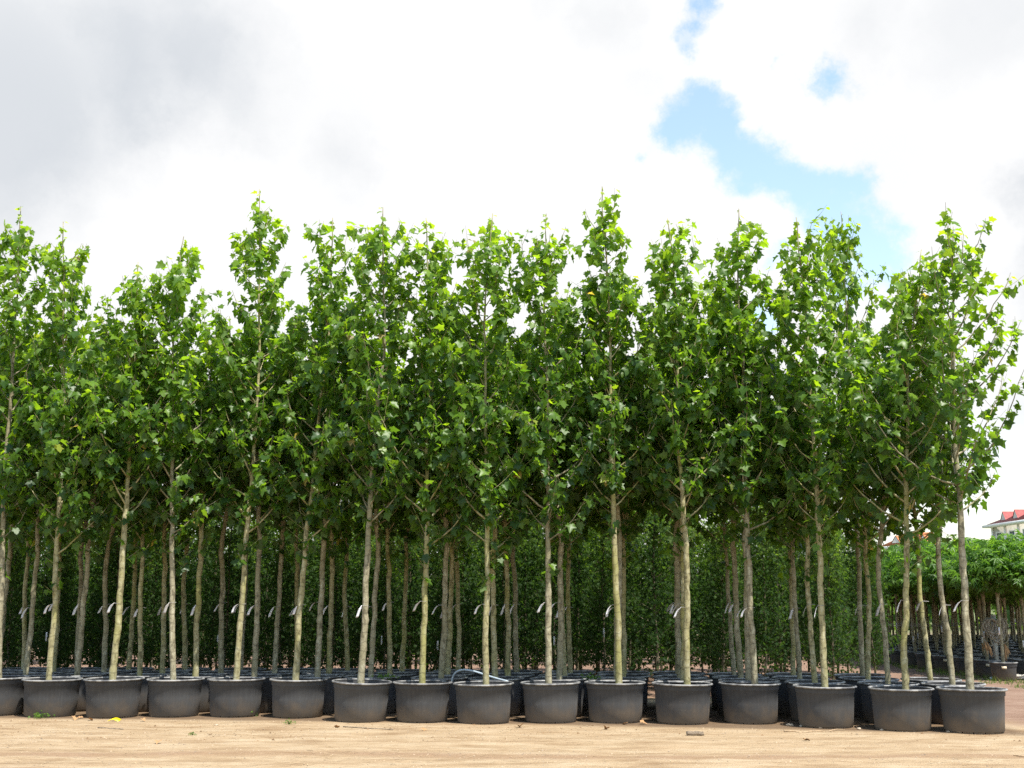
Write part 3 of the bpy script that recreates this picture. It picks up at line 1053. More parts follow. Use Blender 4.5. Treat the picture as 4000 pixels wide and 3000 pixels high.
# ------------------------------------------------------------------ block of feathered sweetgum trees behind
def grow_star(seed, H=4.7, zb=0.45, n_br=60, reach=0.62, leaf=0.085, dens=1.0):
    rng = np.random.RandomState(seed)
    mb = MB()
    n = 16
    zz = np.linspace(-0.03, H, n)
    w = np.cumsum(rng.normal(0, 0.012, (n, 2)), 0)
    tp = np.c_[w, zz]
    mb.tube(tp, np.linspace(0.036, 0.006, n), 7, True)
    LP, LT = [], []
    for i in range(n_br):
        t = (i + rng.rand()) / n_br
        z = zb + t * (H - zb - 0.1)
        az = i * 2.4 + rng.uniform(-.5, .5)
        L = reach * (1.05 - 0.75 * t) * rng.uniform(0.6, 1.25) + 0.1
        a0, a1 = R_(rng.uniform(55, 80)), R_(rng.uniform(25, 55))
        ang = np.linspace(a0, a1, 6)
        d = np.c_[np.cos(az) * np.sin(ang), np.sin(az) * np.sin(ang), np.cos(ang)]
        b = np.array([np.interp(z, zz, tp[:, 0]), np.interp(z, zz, tp[:, 1]), z])
        p = np.vstack([b, b + np.cumsum(d * L / 6, 0)])
        mb.tube(p, np.linspace(0.008, 0.002, 7), 3, False)
        m = int((26 + 36 * min(1.0, z / 2.2)) * L * dens / 0.6 * rng.uniform(0.5, 1.4))
        u = rng.uniform(0.15, 1.05, m) * 6
        i0 = np.minimum(u.astype(int), 5)
        pp = p[i0] + (p[i0 + 1] - p[i0]) * (u - i0)[:, None] + rng.normal(0, 0.085, (m, 3))
        LP.append(pp)
        LT.append(d[np.minimum(i0, 5)])
    P, Tn = np.vstack(LP), np.vstack(LT)
    Rm = frames(P, Tn, rng, np.c_[np.zeros((len(P), 2)), P[:, 2]], droop=(35, 25))
    S = leaf * rng.uniform(0.65, 1.25, len(P))
    tone = np.clip(0.02 + 0.40 * rng.rand(len(P)) + 0.75 * np.clip(P[:, 2] / H - 0.2, 0, 1) ** 1.4, 0, 1)  # lighter with height: sunlit tops and shaded lower leaves put into the tone
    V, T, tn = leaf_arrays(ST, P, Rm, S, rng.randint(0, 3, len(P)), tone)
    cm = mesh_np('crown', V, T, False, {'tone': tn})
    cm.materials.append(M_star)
    tm = mb.mesh('trunk', True)
    tm.materials.append(M_bark_dark)
    return tm, cm


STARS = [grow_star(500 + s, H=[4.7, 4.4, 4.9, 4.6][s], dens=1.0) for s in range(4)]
tb = MB()
tb.box((-0.016, -0.001, -0.17), (0.016, 0.001, 0.0))
hang = mesh_np('tag_strip', np.vstack(tb.V), np.vstack(tb.T), False, {'along': [0, 0, 0, 0, 1, 1, 1, 1]})
hang.materials.append(M_tag)
cnt = 0
for blk, (rows, x0, x1, sp) in enumerate([([23.4, 24.8, 26.2, 27.4, 28.6, 29.8, 31.0, 32.1], -13.6, 6.2, 1.08), ([36.0, 37.6], -19.5, 7.0, 1.25)]):
    for r, y in enumerate(rows):
        x1r = min(x1 + 0.95 * r, 8.6) if blk == 0 else x1
        nX = int((x1r - x0) / sp)
        for i in range(nX + 1):
            rng = random.Random(blk * 999 + r * 100 + i)
            X = x1r - i * sp + rng.uniform(-.16, .16) - (0.5 if r % 2 else 0)
            Yy = y + rng.uniform(-.15, .15)
            k = rng.randrange(4)
            s = rng.uniform(0.82, 1.08) * (0.95 if blk == 0 else 1.0)
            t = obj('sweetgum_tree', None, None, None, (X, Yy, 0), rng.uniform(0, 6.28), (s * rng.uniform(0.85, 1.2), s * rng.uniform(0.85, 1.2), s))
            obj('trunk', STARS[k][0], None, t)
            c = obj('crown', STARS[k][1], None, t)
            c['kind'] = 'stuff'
            where = ('%s row of the dark thicket behind the pots' % ORD[r + 1]) if blk == 0 else ('%s row beyond the sunlit strip' % ['first', 'second'][r])
            pl = f'{ORD[i + 1]} from the haul road' if i else 'nearest the haul road'
            tag(t, f'star-leaved sapling, {where}, {pl}', 'tree', 'star-leaved trees behind the plane trees')
            if blk == 0 and r == 0 and rng.random() < 0.75:
                g_ = obj('plant_tag', hang, None, None, (X - 0.02, Yy - 0.40, 1.22 + rng.uniform(-.15, .1)), rng.uniform(-.6, .6))
                tag(g_, f'white strip tag hanging in the star-leaved sapling {pl}', 'tag', 'tags in the saplings')


# ------------------------------------------------------------------ round-headed standard trees across the haul road
def grow_round(seed, zc=2.05, R=0.92, n_br=18):
    rng = np.random.RandomState(seed)
    mb = MB()
    n = 18
    zz = np.linspace(0.30, zc, n)
    w = np.cumsum(rng.normal(0, 0.007, (n, 2)), 0)
    w -= w[0]
    tp = np.c_[w, zz]
    mb.tube(tp, np.r_[np.linspace(0.042, 0.034, n - 3), 0.040, 0.055, 0.05], 8, True)
    top = tp[-1]
    LP, LT = [], []
    for i in range(n_br):
        az = i * 2.4 + rng.uniform(-.3, .3)
        th = R_(12 + 62 * ((i + 0.5) / n_br) ** 0.8)
        L = R * rng.uniform(1.15, 1.5) * (1.0 - 0.20 * math.sin(th))
        m = 7
        ang = np.linspace(th * 0.8, th * 1.1, m)
        d = np.c_[np.cos(az) * np.sin(ang), np.sin(az) * np.sin(ang), np.cos(ang)]
        p = np.vstack([top, top + np.cumsum(d * L / m, 0)])
        mb.tube(p, np.linspace(0.017, 0.003, m + 1), 4, False)
        cnt_ = 46
        u = rng.uniform(0.28, 1.06, cnt_) ** 0.8 * m
        i0 = np.minimum(u.astype(int), m - 1)
        pp = p[i0] + (p[i0 + 1] - p[i0]) * (u - i0)[:, None]
        off = rng.normal(0, 0.20, (cnt_, 3))
        off[:, 2] *= 0.7
        LP.append(pp + off)
        LT.append(d[np.minimum(i0, m - 1)])
    P, Tn = np.vstack(LP), np.vstack(LT)
    Rm = frames(P, Tn, rng, np.c_[np.zeros((len(P), 2)), P[:, 2]], droop=(30, 20))
    S = 0.20 * rng.uniform(0.65, 1.2, len(P))
    tone = np.clip(0.1 + 0.55 * rng.rand(len(P)) + 0.25 * (P[:, 2] - 2.0) / 1.5, 0, 1)
    V, T, tn = leaf_arrays(PALM, P, Rm, S, rng.randint(0, 3, len(P)), tone)
    cm = mesh_np('crown', V, T, False, {'tone': tn})
    cm.materials.append(M_palm)
    tm = mb.mesh('trunk', True)
    tm.materials.append(M_bark_grey)
    return tm, cm


ROUND = [grow_round(700 + s, [2.05, 1.95, 2.15][s]) for s in range(3)]
sp_body, sp_rim, sp_soil = pot_mesh(77, 0.33, 0.43, 0.27)
sp_body.materials.append(M_pot2)
sp_rim.materials.append(M_rim)
sp_soil.materials.append(M_soil)
sm = MB()
sm.box((-0.055, -0.002, -0.03), (0.055, 0.002, 0.03))
stick_me = sm.mesh('sticker')
stick_me.materials.append(M_cream_label)
for j in range(22):
    y = 28.25 + 1.28 * j
    for i in range(14):
        x = 11.75 + 1.05 * i
        if x > y * 0.4425 + 1.3:
            continue
        rng = random.Random(5000 + j * 20 + i)
        X, Yy = x + rng.uniform(-.1, .1), y + rng.uniform(-.12, .12)
        where = f'{ORD[i + 1]} file from the haul road, {ORD[j + 1]} row back'
        pt = obj('plant_pot', None, None, None, (X, Yy, 0), rng.uniform(0, 6.28))
        bw = obj('pot_wall', sp_body, None, pt)
        obj('rim', sp_rim, None, bw)
        obj('soil', sp_soil, None, pt)
        tag(pt, f'smaller dusty pot beyond the haul road, {where}', 'plant pot', 'smaller pots across the haul road')
        if i == 0 and j in (0, 1, 2, 3):
            pt.rotation_euler = (0, 0, 0)
            an = -math.pi / 2 - 0.35
            stk = obj('sticker', stick_me, None, pt, (0.309 * math.cos(an), 0.309 * math.sin(an), 0.31), an + math.pi / 2)
            stk.rotation_euler = (-0.12, 0, an + math.pi / 2)
        k = rng.randrange(3)
        s = rng.uniform(0.92, 1.08)
        t = obj('round_headed_tree', None, None, None, (X, Yy, 0.04), rng.uniform(0, 6.28), (s, s, s))
        obj('trunk', ROUND[k][0], None, t)
        c = obj('crown', ROUND[k][1], None, t)
        c['kind'] = 'stuff'
        tag(t, f'round-headed slim-stemmed tree, {where}', 'tree', 'round-headed trees across the haul road')
        if j < 12 and (i == 0 or j == 0 or (i == 1 and j % 2)):
            tg = obj('plant_tag', hang, None, None, (X - 0.06, Yy - 0.06, rng.uniform(0.75, 1.25)), rng.uniform(-.7, .7))
            tag(tg, f'white tag on the round-headed tree stem, {where}', 'tag', 'tags on the round-headed trees')

# ------------------------------------------------------------------ post with coiled drip line, wire, pipe bundle
pb = on_ground(q(3898), q(2648))
post = obj('post', None, None, None, pb)
mb = MB()
mb.box((-0.045, -0.045, -0.02), (0.045, 0.045, 1.50))
mb.box((-0.052, -0.052, 1.50), (0.052, 0.052, 1.525))
obj('post_shaft', mb.mesh('post_shaft'), M_post, post)
mb = MB()
mb.tube([(-0.10, -0.05, 1.37), (0.10, -0.05, 1.37)], 0.010, 6)
obj('hook', mb.mesh('hook'), M_wire, post)
tag(post, 'square galvanised post with drip line coils at the grass edge', 'post')
coil = obj('drip_line_coil', None, None, None, pb)
mb = MB()
rng = np.random.RandomState(8)
for s in range(24):
    side = -1 if s % 2 else 1
    ax, bz = rng.uniform(0.09, 0.19), rng.uniform(0.16, 0.36)
    tilt = side * rng.uniform(-0.10, 0.35)
    a = np.linspace(0, 2 * math.pi, 26)
    ex, ez = ax * np.sin(a), bz * np.cos(a) - bz * 0.86
    ex = ex + side * ax * rng.uniform(0.55, 0.95)
    x = ex * math.cos(tilt) + ez * math.sin(tilt)
    z = 1.40 + ez * math.cos(tilt) - ex * math.sin(tilt) * 0.4
    y = -0.075 - rng.uniform(0, 0.07) + 0.04 * np.sin(a + rng.rand() * 6)
    mb.tube(np.c_[x, y, z], 0.0075, 4, False)
obj('coil_loops', mb.mesh('coil_loops', True), M_cable, coil)
tag(coil, 'tangled pale drip line coil hung on the galvanised post', 'hose')
for s, (dx, dz) in enumerate([(-0.30, 0.86), (0.20, 0.80)]):
    mb = MB()
    rr = np.random.RandomState(40 + s)
    for i in range(7):
        p0 = np.array([dx + rr.uniform(-.05, .05), -0.10 + rr.uniform(-.03, .03), dz + rr.uniform(-.05, .05)])
        e = p0 + np.array([rr.uniform(-.02, .16), rr.uniform(-.06, .02), -rr.uniform(0.18, 0.46)])
        s_ = np.array([rr.uniform(0.02, 0.04), 0.01, 0])
        mid = (p0 + e) / 2 + np.array([0, -0.03, 0.0])
        mb.add([p0, mid - s_, mid + s_, e], [(0, 1, 2), (1, 3, 2)])
    wl = obj('withered_frond', mb.mesh('withered_frond'), M_dryleaf, None, pb)
    tag(wl, ['withered brown leaves caught in the coil, haul road side of post', 'withered brown leaves caught in the coil, far side of the post from the haul road'][s], 'dead leaves')
mb = MB()
P0 = Vector((10.6, 36.0, 1.25))
P1 = pb + Vector((0, 0.06, 1.33))
P2 = pb + Vector((3.2, 0.3, 1.36))
for a_, b_ in ((P0, P1), (P1, P2)):
    u = np.linspace(0, 1, 14)
    L = np.array(a_)[None] * (1 - u)[:, None] + np.array(b_)[None] * u[:, None]
    L[:, 2] -= 0.10 * np.sin(u * math.pi)
    mb.tube(L, 0.008, 4, False)
    L[:, 2] += 0.05
    mb.tube(L, 0.006, 4, False)
w_ = obj('support_wire', mb.mesh('support_wire', True), M_wire)
tag(w_, 'thin double wire strung past the round-headed trees to the post', 'wire')
mb = MB()
p = on_ground(q(3868), q(2656))
mb.tube([(0, 0, .03), (0.25, -0.04, .035), (0.5, 0.02, .035)], 0.04, 10)
pp_ = obj('pipe_length', mb.mesh('pipe_length', True), M_pipe, None, p)
tag(pp_, 'short pale blue pipe lying at the foot of the post', 'pipe')
mb = MB()
rr = np.random.RandomState(3)
for i in range(6):
    a = np.linspace(0, 1, 9)
    mb.tube(np.c_[0.55 + a * 0.95, 0.05 * np.sin(a * 7 + i) + rr.uniform(-.05, .05), 0.05 + 0.025 * np.sin(a * 5 + i * 2) + 0.01 * i], 0.030, 6)
bd = obj('bundled_sack', mb.mesh('bundled_sack', True), M_cloth, None, p)
tag(bd, 'grey bundled sacking lying on the grass beside the pale pipe', 'sacking')

# grass strip along the pots across the road
rng = np.random.RandomState(12)
N = 15000
px_ = rng.uniform(9.6, 16.5, N)
py_ = rng.uniform(25.2, 38.0, N)
edge = (vnoise(px_, py_, 9, 1.3) - .5) * 1.2
patch = vnoise(px_, py_, 10, 1.7)
keep = (((px_ > 11.0 + edge * 0.6) & (px_ < 11.75) & (py_ > 27)) | ((py_ > 25.6 + edge) & (py_ < 28.0) & (px_ > 10.9 + edge))) & (patch > 0.33)
px_, py_ = px_[keep], py_[keep]
n = len(px_)
h = rng.uniform(0.04, 0.15, n) * (0.6 + 0.8 * vnoise(px_, py_, 11, 2.5))
a = rng.rand(n) * 6.28
wd = rng.uniform(0.005, 0.011, n)
lean = rng.normal(0, 0.05, (n, 2))
V = np.zeros((n, 3, 3))
V[:, 0] = np.c_[px_ - np.cos(a) * wd, py_ - np.sin(a) * wd, np.zeros(n) - 0.005]
V[:, 1] = np.c_[px_ + np.cos(a) * wd, py_ + np.sin(a) * wd, np.zeros(n) - 0.005]
V[:, 2] = np.c_[px_ + lean[:, 0], py_ + lean[:, 1], h]
go = obj('grass', mesh_np('grass', V.reshape(-1, 3), np.arange(3 * n).reshape(-1, 3), False, {'tone': np.repeat(np.clip(rng.rand(n) * 0.9, 0, 1), 3)}), M_grass)
setting(go, 'stuff', 'patchy short grass edging the haul road by the smaller pots')
go['category'] = 'grass'

# rust-leaved shrubs seen between the stems across the road
for i, (x, y) in enumerate([(10.9, 43.5)]):
    rng = np.random.RandomState(60 + i)
    P = rng.normal(0, 1, (1500, 3)) * np.array([0.65, 0.5, 0.5]) + np.array([0, 0, 0.95])
    P = P[P[:, 2] > 0.1]
    Rm = frames(P, np.tile([0, 0, 1.0], (len(P), 1)), rng)
    V, T, tn = leaf_arrays(ST, P, Rm, 0.13 * rng.uniform(.7, 1.2, len(P)), rng.randint(0, 3, len(P)), rng.rand(len(P)))
    t = obj('rust_shrub', None, None, None, (x, y, 0))
    obj('foliage', mesh_np('foliage', V, T, False, {'tone': tn}), M_rust, t)['kind'] = 'stuff'
    mb = MB()
    for b in range(6):
        e = rng.normal(0, 0.35, 2)
        mb.tube([(0, 0, -0.02), (e[0] * .4, e[1] * .4, 0.5), (e[0], e[1], 1.2)], [0.02, 0.014, 0.004], 5)
    obj('stem', mb.mesh('stem', True), M_bark_dark, t)
    tag(t, 'rust-brown shrub glimpsed between the stems beyond the smaller pots', 'shrub', 'rust-leaved shrubs')

# ------------------------------------------------------------------ far buildings
def gable(mb, x0, x1, y0, y1, z0, zr, over=0.4):
    cx_ = (x0 + x1) / 2
    hip = (y1 - y0) / 2
    a = [(x0 - over, y0 - over, z0), (x1 + over, y0 - over, z0), (x1 + over, y1 + over, z0), (x0 - over, y1 + over, z0)]
    r0, r1 = (x0 + hip, (y0 + y1) / 2, zr), (x1 - hip, (y0 + y1) / 2, zr)
    V = a + [r0, r1]
    mb.add(V, [(0, 1, 5), (0, 5, 4), (1, 2, 5), (2, 3, 4), (2, 4, 5), (3, 0, 4), (0, 3, 2), (0, 2, 1)])


def building(name, loc, rz, W_, D_, zE, zR, wall_m, roof_m, label, nwin, storeys, dormers, trim=True):
    b = obj(name, None, None, None, loc, rz)
    mb = MB()
    mb.box((0, 0, 0), (W_, D_, zE - 0.02))
    wl = obj('wall', mb.mesh('wall'), wall_m, b)
    mb = MB()
    gable(mb, 0, W_, 0, D_, zE + 0.32, zR, 0.5)
    rf = obj('roof', mb.mesh('roof'), roof_m, b)
    mb = MB()
    mb.box((-0.75, -0.75, zE), (W_ + 0.75, D_ + 0.75, zE + 0.30))
    obj('cornice', mb.mesh('cornice'), M_white, b)
    wm = MB()
    wm.box((-0.5, 0, 0), (0.5, 0.06, 1.6))
    wme = wm.mesh('window')
    wme.materials.append(M_glass)
    fm = MB()
    for lo, hi in (((-0.62, -0.06, -0.1), (-0.5, 0.06, 1.72)), ((0.5, -0.06, -0.1), (0.62, 0.06, 1.72)), ((-0.5, -0.06, 1.6), (0.5, 0.06, 1.72)), ((-0.5, -0.08, -0.1), (0.5, 0.06, 0.0)), ((-0.03, -0.02, 0), (0.03, -0.002, 1.6))):
        fm.box(lo, hi)
    fme = fm.mesh('window_frame')
    fme.materials.append(M_white)
    for s in range(storeys):
        for i in range(nwin):
            w = obj('window', wme, None, b, ((i + 0.6) * W_ / nwin, -0.05, zE - 2.3 - s * 3.0))
            obj('frame', fme, None, w)
    if trim:
        for i in range(nwin + 1):
            mb = MB()
            mb.box((-0.16, -0.16, 0), (0.16, -0.003, zE - 0.03))
            obj('pilaster', mb.mesh('pilaster'), M_white, b, ((i + 0.1) * W_ / nwin, 0, 0))
    dm = MB()
    dm.add([(-0.62, 0, 0), (0.62, 0, 0), (0, 0, 0.95), (0, 2.0, 0.95), (-0.62, 1.0, 0), (0.62, 1.0, 0)], [(0, 2, 3), (0, 3, 4), (1, 5, 3), (1, 3, 2)])
    dme = dm.mesh('dormer')
    dme.materials.append(roof_m)
    df = MB()
    df.add([(-0.54, 0.05, 0), (0.54, 0.05, 0), (0, 0.05, 0.83)], [(0, 1, 2)])
    dfe = df.mesh('dormer_face')
    dfe.materials.append(M_cream)
    for i in range(dormers):
        x = (i + 0.75) * W_ / (dormers + 0.5)
        d_ = obj('dormer', dme, None, rf, (x, 0.35, zE + 0.75))
        obj('dormer_face', dfe, None, b, (x, 0.35, zE + 0.75))
    tag(b, label, 'building')
    return b


def dirx(px, D):
    return at_depth(q(px), q(2365), D)


A = dirx(3897, 132.0)
B = dirx(4075, 122.0)
zE = at_depth(q(3868), q(2062), 132.0).z
rz = math.atan2(B.y - A.y, B.x - A.x)
building('white_building', (A.x, A.y, 0), rz, (B - A).length + 8, 11.0, zE, zE + 3.1, M_cream, M_redroof,
         'white building with red dormered roof far beyond the round-headed trees', 6, 3, 6)
A = dirx(3470, 150.0)
B = dirx(3660, 146.0)
zE = at_depth(q(3560), q(2142), 148.0).z
building('orange_roofed_house', (A.x, A.y, 0), math.atan2(B.y - A.y, B.x - A.x), (B - A).length, 9.0, zE, zE + 2.2, M_cream, M_orroof,
         'distant house with orange tiled roof glimpsed between the plane trunks', 4, 2, 3, False)

# far woodland that closes the horizon
rng = np.random.RandomState(99)
N = 9000
xx = rng.uniform(-75, 78, N)
yy = rng.uniform(84, 98, N)
top = 2.6 + 1.9 * vnoise(xx, yy * 0.3, 21, 0.22) + 0.6 * vnoise(xx, yy, 22, 0.9)
zz = rng.rand(N) ** 0.8 * top
P = np.c_[xx, yy, zz]
Rm = frames(P, np.tile([0, 0, 1.0], (N, 1)), rng)
V, T, tn = leaf_arrays(ST, P, Rm, rng.uniform(0.5, 1.1, N), rng.randint(0, 3, N), rng.rand(N) * 0.8)
fw = obj('far_woodland', mesh_np('far_woodland', V, T, False, {'tone': tn}), M_star)
setting(fw, 'stuff', 'low band of far green woodland closing the horizon')
fw['category'] = 'woodland'

# ------------------------------------------------------------------ hose arching over the second row
mb = MB()
Yh = FR[8, 1] + 0.62
hp = [at_depth(q(x), q(y), Yh + dy) for x, y, dy in [(1764, 2668, .1), (1766, 2648, .08), (1776, 2626, .06), (1796, 2616, .04), (1824, 2616, .0), (1860, 2624, -.05), (1905, 2640, -.12), (1960, 2656, -.2), (1985, 2662, -.24)]]
P = smooth_path([tuple(p) for p in hp], 26)
mb.tube(P, 0.016, 8, True)
hs = obj('garden_hose', mb.mesh('garden_hose', True), M_hose)
tag(hs, 'blue-grey hose arching out of a pot behind the front row', 'hose')

# ------------------------------------------------------------------ litter and stones on the dirt
def gz(x, y):
    i = int(np.clip(np.searchsorted(xs, x), 1, nx - 1))
    j = int(np.clip(np.searchsorted(ys, y), 1, ny - 1))
    return float(GZ[j, i])


def put(x4, y4):
    p = on_ground(q(x4), q(y4))
    p.z = gz(p.x, p.y)
    return p


def rock_mesh(seed, flat=0.55):
    rng = np.random.RandomState(seed)
    V = np.array([(math.sin(t) * math.cos(p), math.sin(t) * math.sin(p), math.cos(t)) for t in (0.001, 0.7, 1.3, 1.85, 2.5, 3.14) for p in np.arange(7) * 0.8976])
    V *= (1 + rng.uniform(-0.28, 0.22, (len(V), 1)))
    V[:, 2] *= flat
    V[:, 0] *= 1.3
    T = []
    for i in range(5):
        for j in range(7):
            a_, b_ = i * 7 + j, i * 7 + (j + 1) % 7
            T += [(a_, a_ + 7, b_ + 7), (a_, b_ + 7, b_)]
    return mesh_np('stone', V, np.array(T))


ROCK = [rock_mesh(s) for s in range(4)]
for m in ROCK:
    m.materials.append(M_stone)
for i, (x, y, s, nm) in enumerate([(3085, 2836, .045, 'flat pale stone by the third and fourth pots from the haul road'), (3130, 2838, .032, 'brownish stone between two paler ones at a pot foot'),
                                   (3176, 2840, .048, 'broad cream stone in front of the third pot from the haul road'), (3209, 2845, .050, 'largest cream stone, lying before the dusty third pot'),
                                   (3356, 2849, .030, 'small pale stone between second and third pots from the road'), (3448, 2853, .032, 'pale pebble at the foot of the second pot from the road'),
                                   (3704, 2860, .030, 'grey pebble in front of the gap before the last pot'), (845, 2833, .024, 'small white pebble in front of the fifth pot from the far end')]):
    p = put(x, y)
    o = obj('stone', ROCK[i % 4], None, None, (p.x, p.y, p.z + s * 0.28), i * 1.3, (s, s, s))
    tag(o, nm, 'stone', 'stones by the pots')
# yellow scrap
mb = MB()
u = np.linspace(-1, 1, 6)
V = [(0.085 * a_ + 0.01 * b_, 0.05 * b_, 0.022 + 0.018 * math.cos(a_ * 2.2) + 0.010 * b_) for b_ in (-1, 1) for a_ in u]
V2 = [(x, y, z - 0.006) for x, y, z in V]
T = []
for i in range(5):
    T += [(i, i + 1, i + 7), (i, i + 7, i + 6), (12 + i, 12 + i + 7, 12 + i + 1), (12 + i, 12 + i + 6, 12 + i + 7), (i, 12 + i, 12 + i + 1), (i, 12 + i + 1, i + 1), (6 + i, 7 + i, 19 + i), (6 + i, 19 + i, 18 + i)]
mb.add(V + V2, T)
p = put(446, 2817)
o = obj('plastic_scrap', mb.mesh('plastic_scrap'), M_yellow, None, (p.x, p.y, p.z))
tag(o, 'bright yellow plastic scrap lying on the dirt before a pot', 'litter')
# weathered wood chunk and twigs
p = put(2715, 2873)
mb = MB()
rr = np.random.RandomState(5)
uu = np.linspace(-0.5, 0.5, 8)
mb.tube(np.c_[uu * 0.24, 0.012 * np.sin(uu * 9), 0.026 + 0.006 * np.sin(uu * 13)], 0.030, 8, True, 1 + rr.normal(0, .16, (8, 8)))
o = obj('wood_chunk', mb.mesh('wood_chunk'), M_wood, None, (p.x, p.y, p.z), 0.15)
tag(o, 'weathered chunk of grey wood lying alone on the dirt', 'wood')
a0, a1 = put(3062, 2860), put(3300, 2851)
mb = MB()
uu = np.linspace(0, 1, 14)
L = np.array(a0)[None] * (1 - uu)[:, None] + np.array(a1)[None] * uu[:, None]
L[:, 1] += -0.16 * np.sin(uu * math.pi)
L[:, 2] += 0.012 + 0.01 * np.sin(uu * 17)
mb.tube(L, np.linspace(0.010, 0.005, 14), 6)
mb.tube([L[8], L[8] + np.array([0.15, -0.16, 0.01])], [0.005, 0.002], 5)
o = obj('fallen_twig', mb.mesh('fallen_twig', True), M_stick)
tag(o, 'long thin curved twig on the dirt in front of pale stones', 'twig')
for i, (xa, ya, xb, yb, lb) in enumerate([(380, 2846, 480, 2853, 'dark thin twig on the dirt below the yellow scrap'), (1340, 2838, 1535, 2852, 'brown twig among dead leaves in front of the seventh pot'),
                                          (3960, 2953, 4010, 2957, 'pale broken stick on the dirt beside the haul road')]):
    a0, a1 = put(xa, ya), put(xb, yb)
    mb = MB()
    uu = np.linspace(0, 1, 9)
    L = np.array(a0)[None] * (1 - uu)[:, None] + np.array(a1)[None] * uu[:, None]
    L[:, 1] += 0.02 * np.sin(uu * 8)
    L[:, 2] += 0.010
    mb.tube(L, 0.0075, 5)
    o = obj('fallen_twig', mb.mesh('fallen_twig', True), M_wood if i < 2 else M_stick)
    tag(o, lb, 'twig')
# single fallen leaves one can pick out
fl = []
for s in range(3):
    V, T = PT[s]
    me = mesh_np('fallen_leaf', V * np.array([1, 1, 1.6]), T)
    me.materials.append(M_dryleaf)
    fl.append(me)
for i, (x, y, lb) in enumerate([(300, 2812, 'brown dead leaf heaped by the gap between two pots'), (318, 2806, 'upright brown dead leaf against a pot foot'), (345, 2815, 'reddish dead leaf beside the brown heap'),
                                (555, 2818, 'pale dead leaf in front of the fourth pot from far end'), (2445, 2831, 'orange dead leaf before the sixth pot from the haul road'),
                                (2502, 2829, 'curled tan leaf near the orange dead leaf'), (2030, 2845, 'yellowish dead leaf in front of the seventh pot from road'), (1655, 2852, 'brown leaf on dirt before the ninth pot from road'),
                                (1320, 2842, 'russet leaf beside the twig on the dirt'), (2370, 2850, 'pale curled leaf on open dirt'), (3140, 2895, 'dark brown leaf on dirt beyond the long twig'), (620, 2902, 'reddish leaf crumbled on the open dirt')]):
    p = put(x, y)
    rr = random.Random(i)
    s = rr.uniform(0.07, 0.12)
    o = obj('fallen_leaf', fl[i % 3], None, None, (p.x, p.y, p.z + 0.035), rr.uniform(0, 6.28), (s, s, s))
    o.rotation_euler = (rr.uniform(-.3, .4), rr.uniform(-.3, .3), rr.uniform(0, 6.28))
    tag(o, lb, 'dead leaf', 'fallen leaves on the dirt')
# weeds
for i, (x, y, s, lb) in enumerate([(158, 2808, .12, 'green weed tuft at the foot of the pot near the far end'), (970, 2798, .16, 'green weed sprouting at the fifth pot foot from far end'),
                                   (1128, 2832, .08, 'small green sprig lying on the dirt before a pot'), (750, 2872, .05, 'single green sprig on the open dirt')]):
    p = put(x, y)
    rng = np.random.RandomState(80 + i)
    N = 40
    P = rng.normal(0, 1, (N, 3)) * np.array([s * .6, s * .3, s * .25]) + np.array([0, 0, s * .45])
    P[:, 2] = np.abs(P[:, 2])
    Rm = frames(P, np.tile([0, 0, 1.0], (N, 1)), rng)
    V, T, tn = leaf_arrays(ST, P, Rm, s * .4 * rng.uniform(.6, 1.1, N), rng.randint(0, 3, N), 0.3 + .6 * rng.rand(N))
    t = obj('weed', None, None, None, (p.x, p.y, p.z))
    obj('foliage', mesh_np('foliage', V, T, False, {'tone': tn}), M_palm, t)
    mb = MB()
    for b in range(5):
        e = rng.normal(0, s * .5, 2)
        mb.tube([(0, 0, -0.01), (e[0], e[1], s * .6)], [0.003, 0.0015], 4)
    obj('stem', mb.mesh('stem'), M_grass, t)
    tag(t, lb, 'weed')
# two weeds growing in pots
for i, (pi, dx) in enumerate([(6, 0.25), (10, -0.30)]):
    X, Y = FR[pi][0] + dx, FR[pi][1] + 0.97
    rng = np.random.RandomState(180 + i)
    N = 60
    P = rng.normal(0, 1, (N, 3)) * np.array([.07, .06, .03]) + np.array([0, 0, .075])
    Rm = frames(P, np.tile([0, 0, 1.0], (N, 1)), rng)
    V, T, tn = leaf_arrays(ST, P, Rm, .05 * rng.uniform(.6, 1.1, N), rng.randint(0, 3, N), 0.3 + .6 * rng.rand(N))
    t = obj('weed', None, None, None, (X, Y, 0.535))
    obj('foliage', mesh_np('foliage', V, T, False, {'tone': tn}), M_palm, t)
    tag(t, ['small weed growing in a second-row pot behind the leaning hose', 'small weed growing in a second-row pot by a tall narrow tree'][i], 'weed')


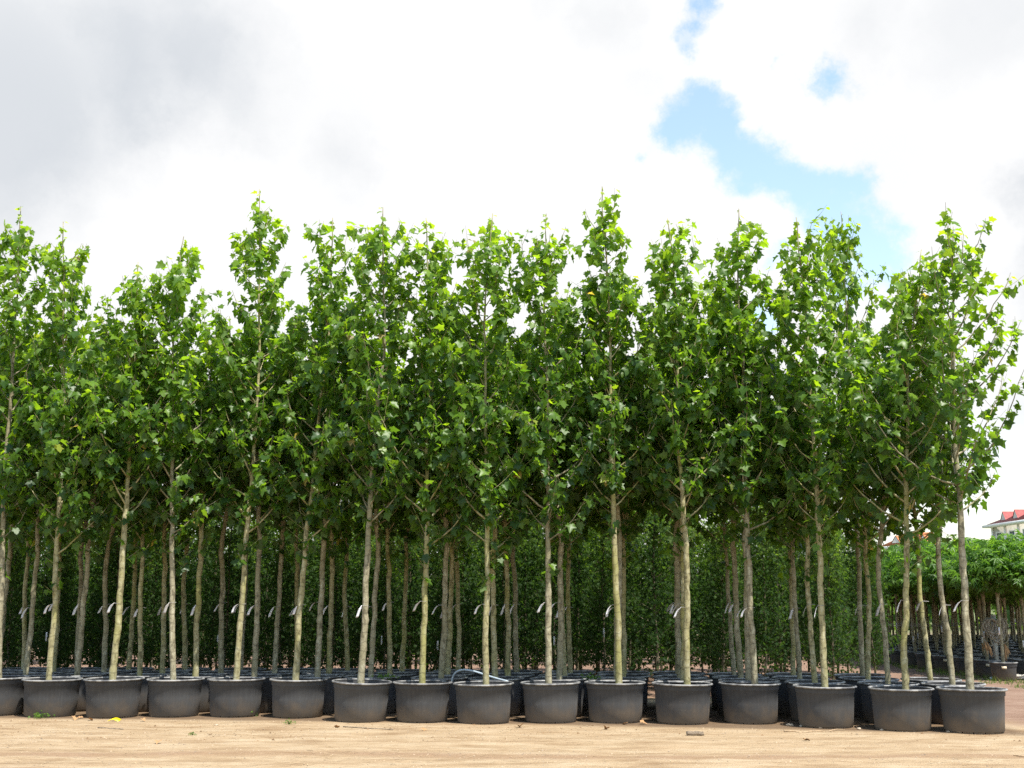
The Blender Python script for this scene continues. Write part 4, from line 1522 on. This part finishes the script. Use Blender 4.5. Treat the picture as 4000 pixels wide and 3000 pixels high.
# loose grit and straw: nobody could count it
def scatter(name, N, seed, mat, size, kind, label, y0=11.6, y1=18.8):
    rng = np.random.RandomState(seed)
    x = rng.uniform(-9.2, 9.2, N)
    y = y0 + (y1 - y0) * rng.rand(N)
    dens = vnoise(x * 0.5, y, seed + 1, 1.4)
    k = rng.rand(N) < np.clip((dens - 0.30) * 2.2, 0.04, 1)
    k &= (y < EDGE[0] * x * x + EDGE[1] * x + EDGE[2] - 0.05) & ((abs(x) < y * 0.47))
    x, y = x[k], y[k]
    i = np.clip(np.searchsorted(xs, x), 1, nx - 1)
    j = np.clip(np.searchsorted(ys, y), 1, ny - 1)
    z = GZ[j, i]
    n = len(x)
    if kind == 'grit':
        base = np.array([(1, 0, 0), (-.5, .87, 0), (-.5, -.87, 0), (0.1, 0.1, .8)])
        tri = np.array([(0, 1, 3), (1, 2, 3), (2, 0, 3)])
        s = size * np.exp(rng.normal(0, 0.5, n)).clip(0.4, 3.0)
        a = rng.rand(n) * 6.28
        V = base[None] * (1 + rng.uniform(-.35, .35, (n, 4, 3)))
        c, s_ = np.cos(a)[:, None], np.sin(a)[:, None]
        V = np.stack([V[:, :, 0] * c - V[:, :, 1] * s_, V[:, :, 0] * s_ + V[:, :, 1] * c, V[:, :, 2]], -1) * s[:, None, None]
    else:
        L = size * rng.uniform(0.4, 1.6, n)
        a = rng.normal(0, 0.7, n)
        w = 0.0022 * rng.uniform(.7, 1.7, n)
        d = np.c_[np.cos(a), np.sin(a), rng.normal(0, 0.06, n)]
        pr = np.c_[-np.sin(a), np.cos(a), np.zeros(n)]
        V = np.stack([-d * L[:, None] - pr * w[:, None], d * L[:, None] - pr * w[:, None], d * L[:, None] + pr * w[:, None], -d * L[:, None] + pr * w[:, None]], 1)
        V[:, :, 2] += 0.008
        tri = np.array([(0, 1, 2), (0, 2, 3)])
    V = V + np.c_[x, y, z][:, None, :]
    T = tri[None] + (np.arange(n) * 4)[:, None, None]
    o = obj(name, mesh_np(name, V.reshape(-1, 3), T.reshape(-1, 3)), mat)
    setting(o, 'stuff', label)
    o['category'] = name.replace('_', ' ')
    return o


scatter('gravel', 16000, 51, M_grit, 0.006, 'grit', 'fine pale gravel strewn over the dirt clearing')
scatter('straw_litter', 9000, 61, M_straw, 0.035, 'straw', 'dry straw and chaff scattered over the dirt clearing')
scatter('leaf_crumbs', 2200, 71, M_dryleaf2, 0.008, 'grit', 'brown crumbs of dead leaf along the front pots', 15.8, 18.9)
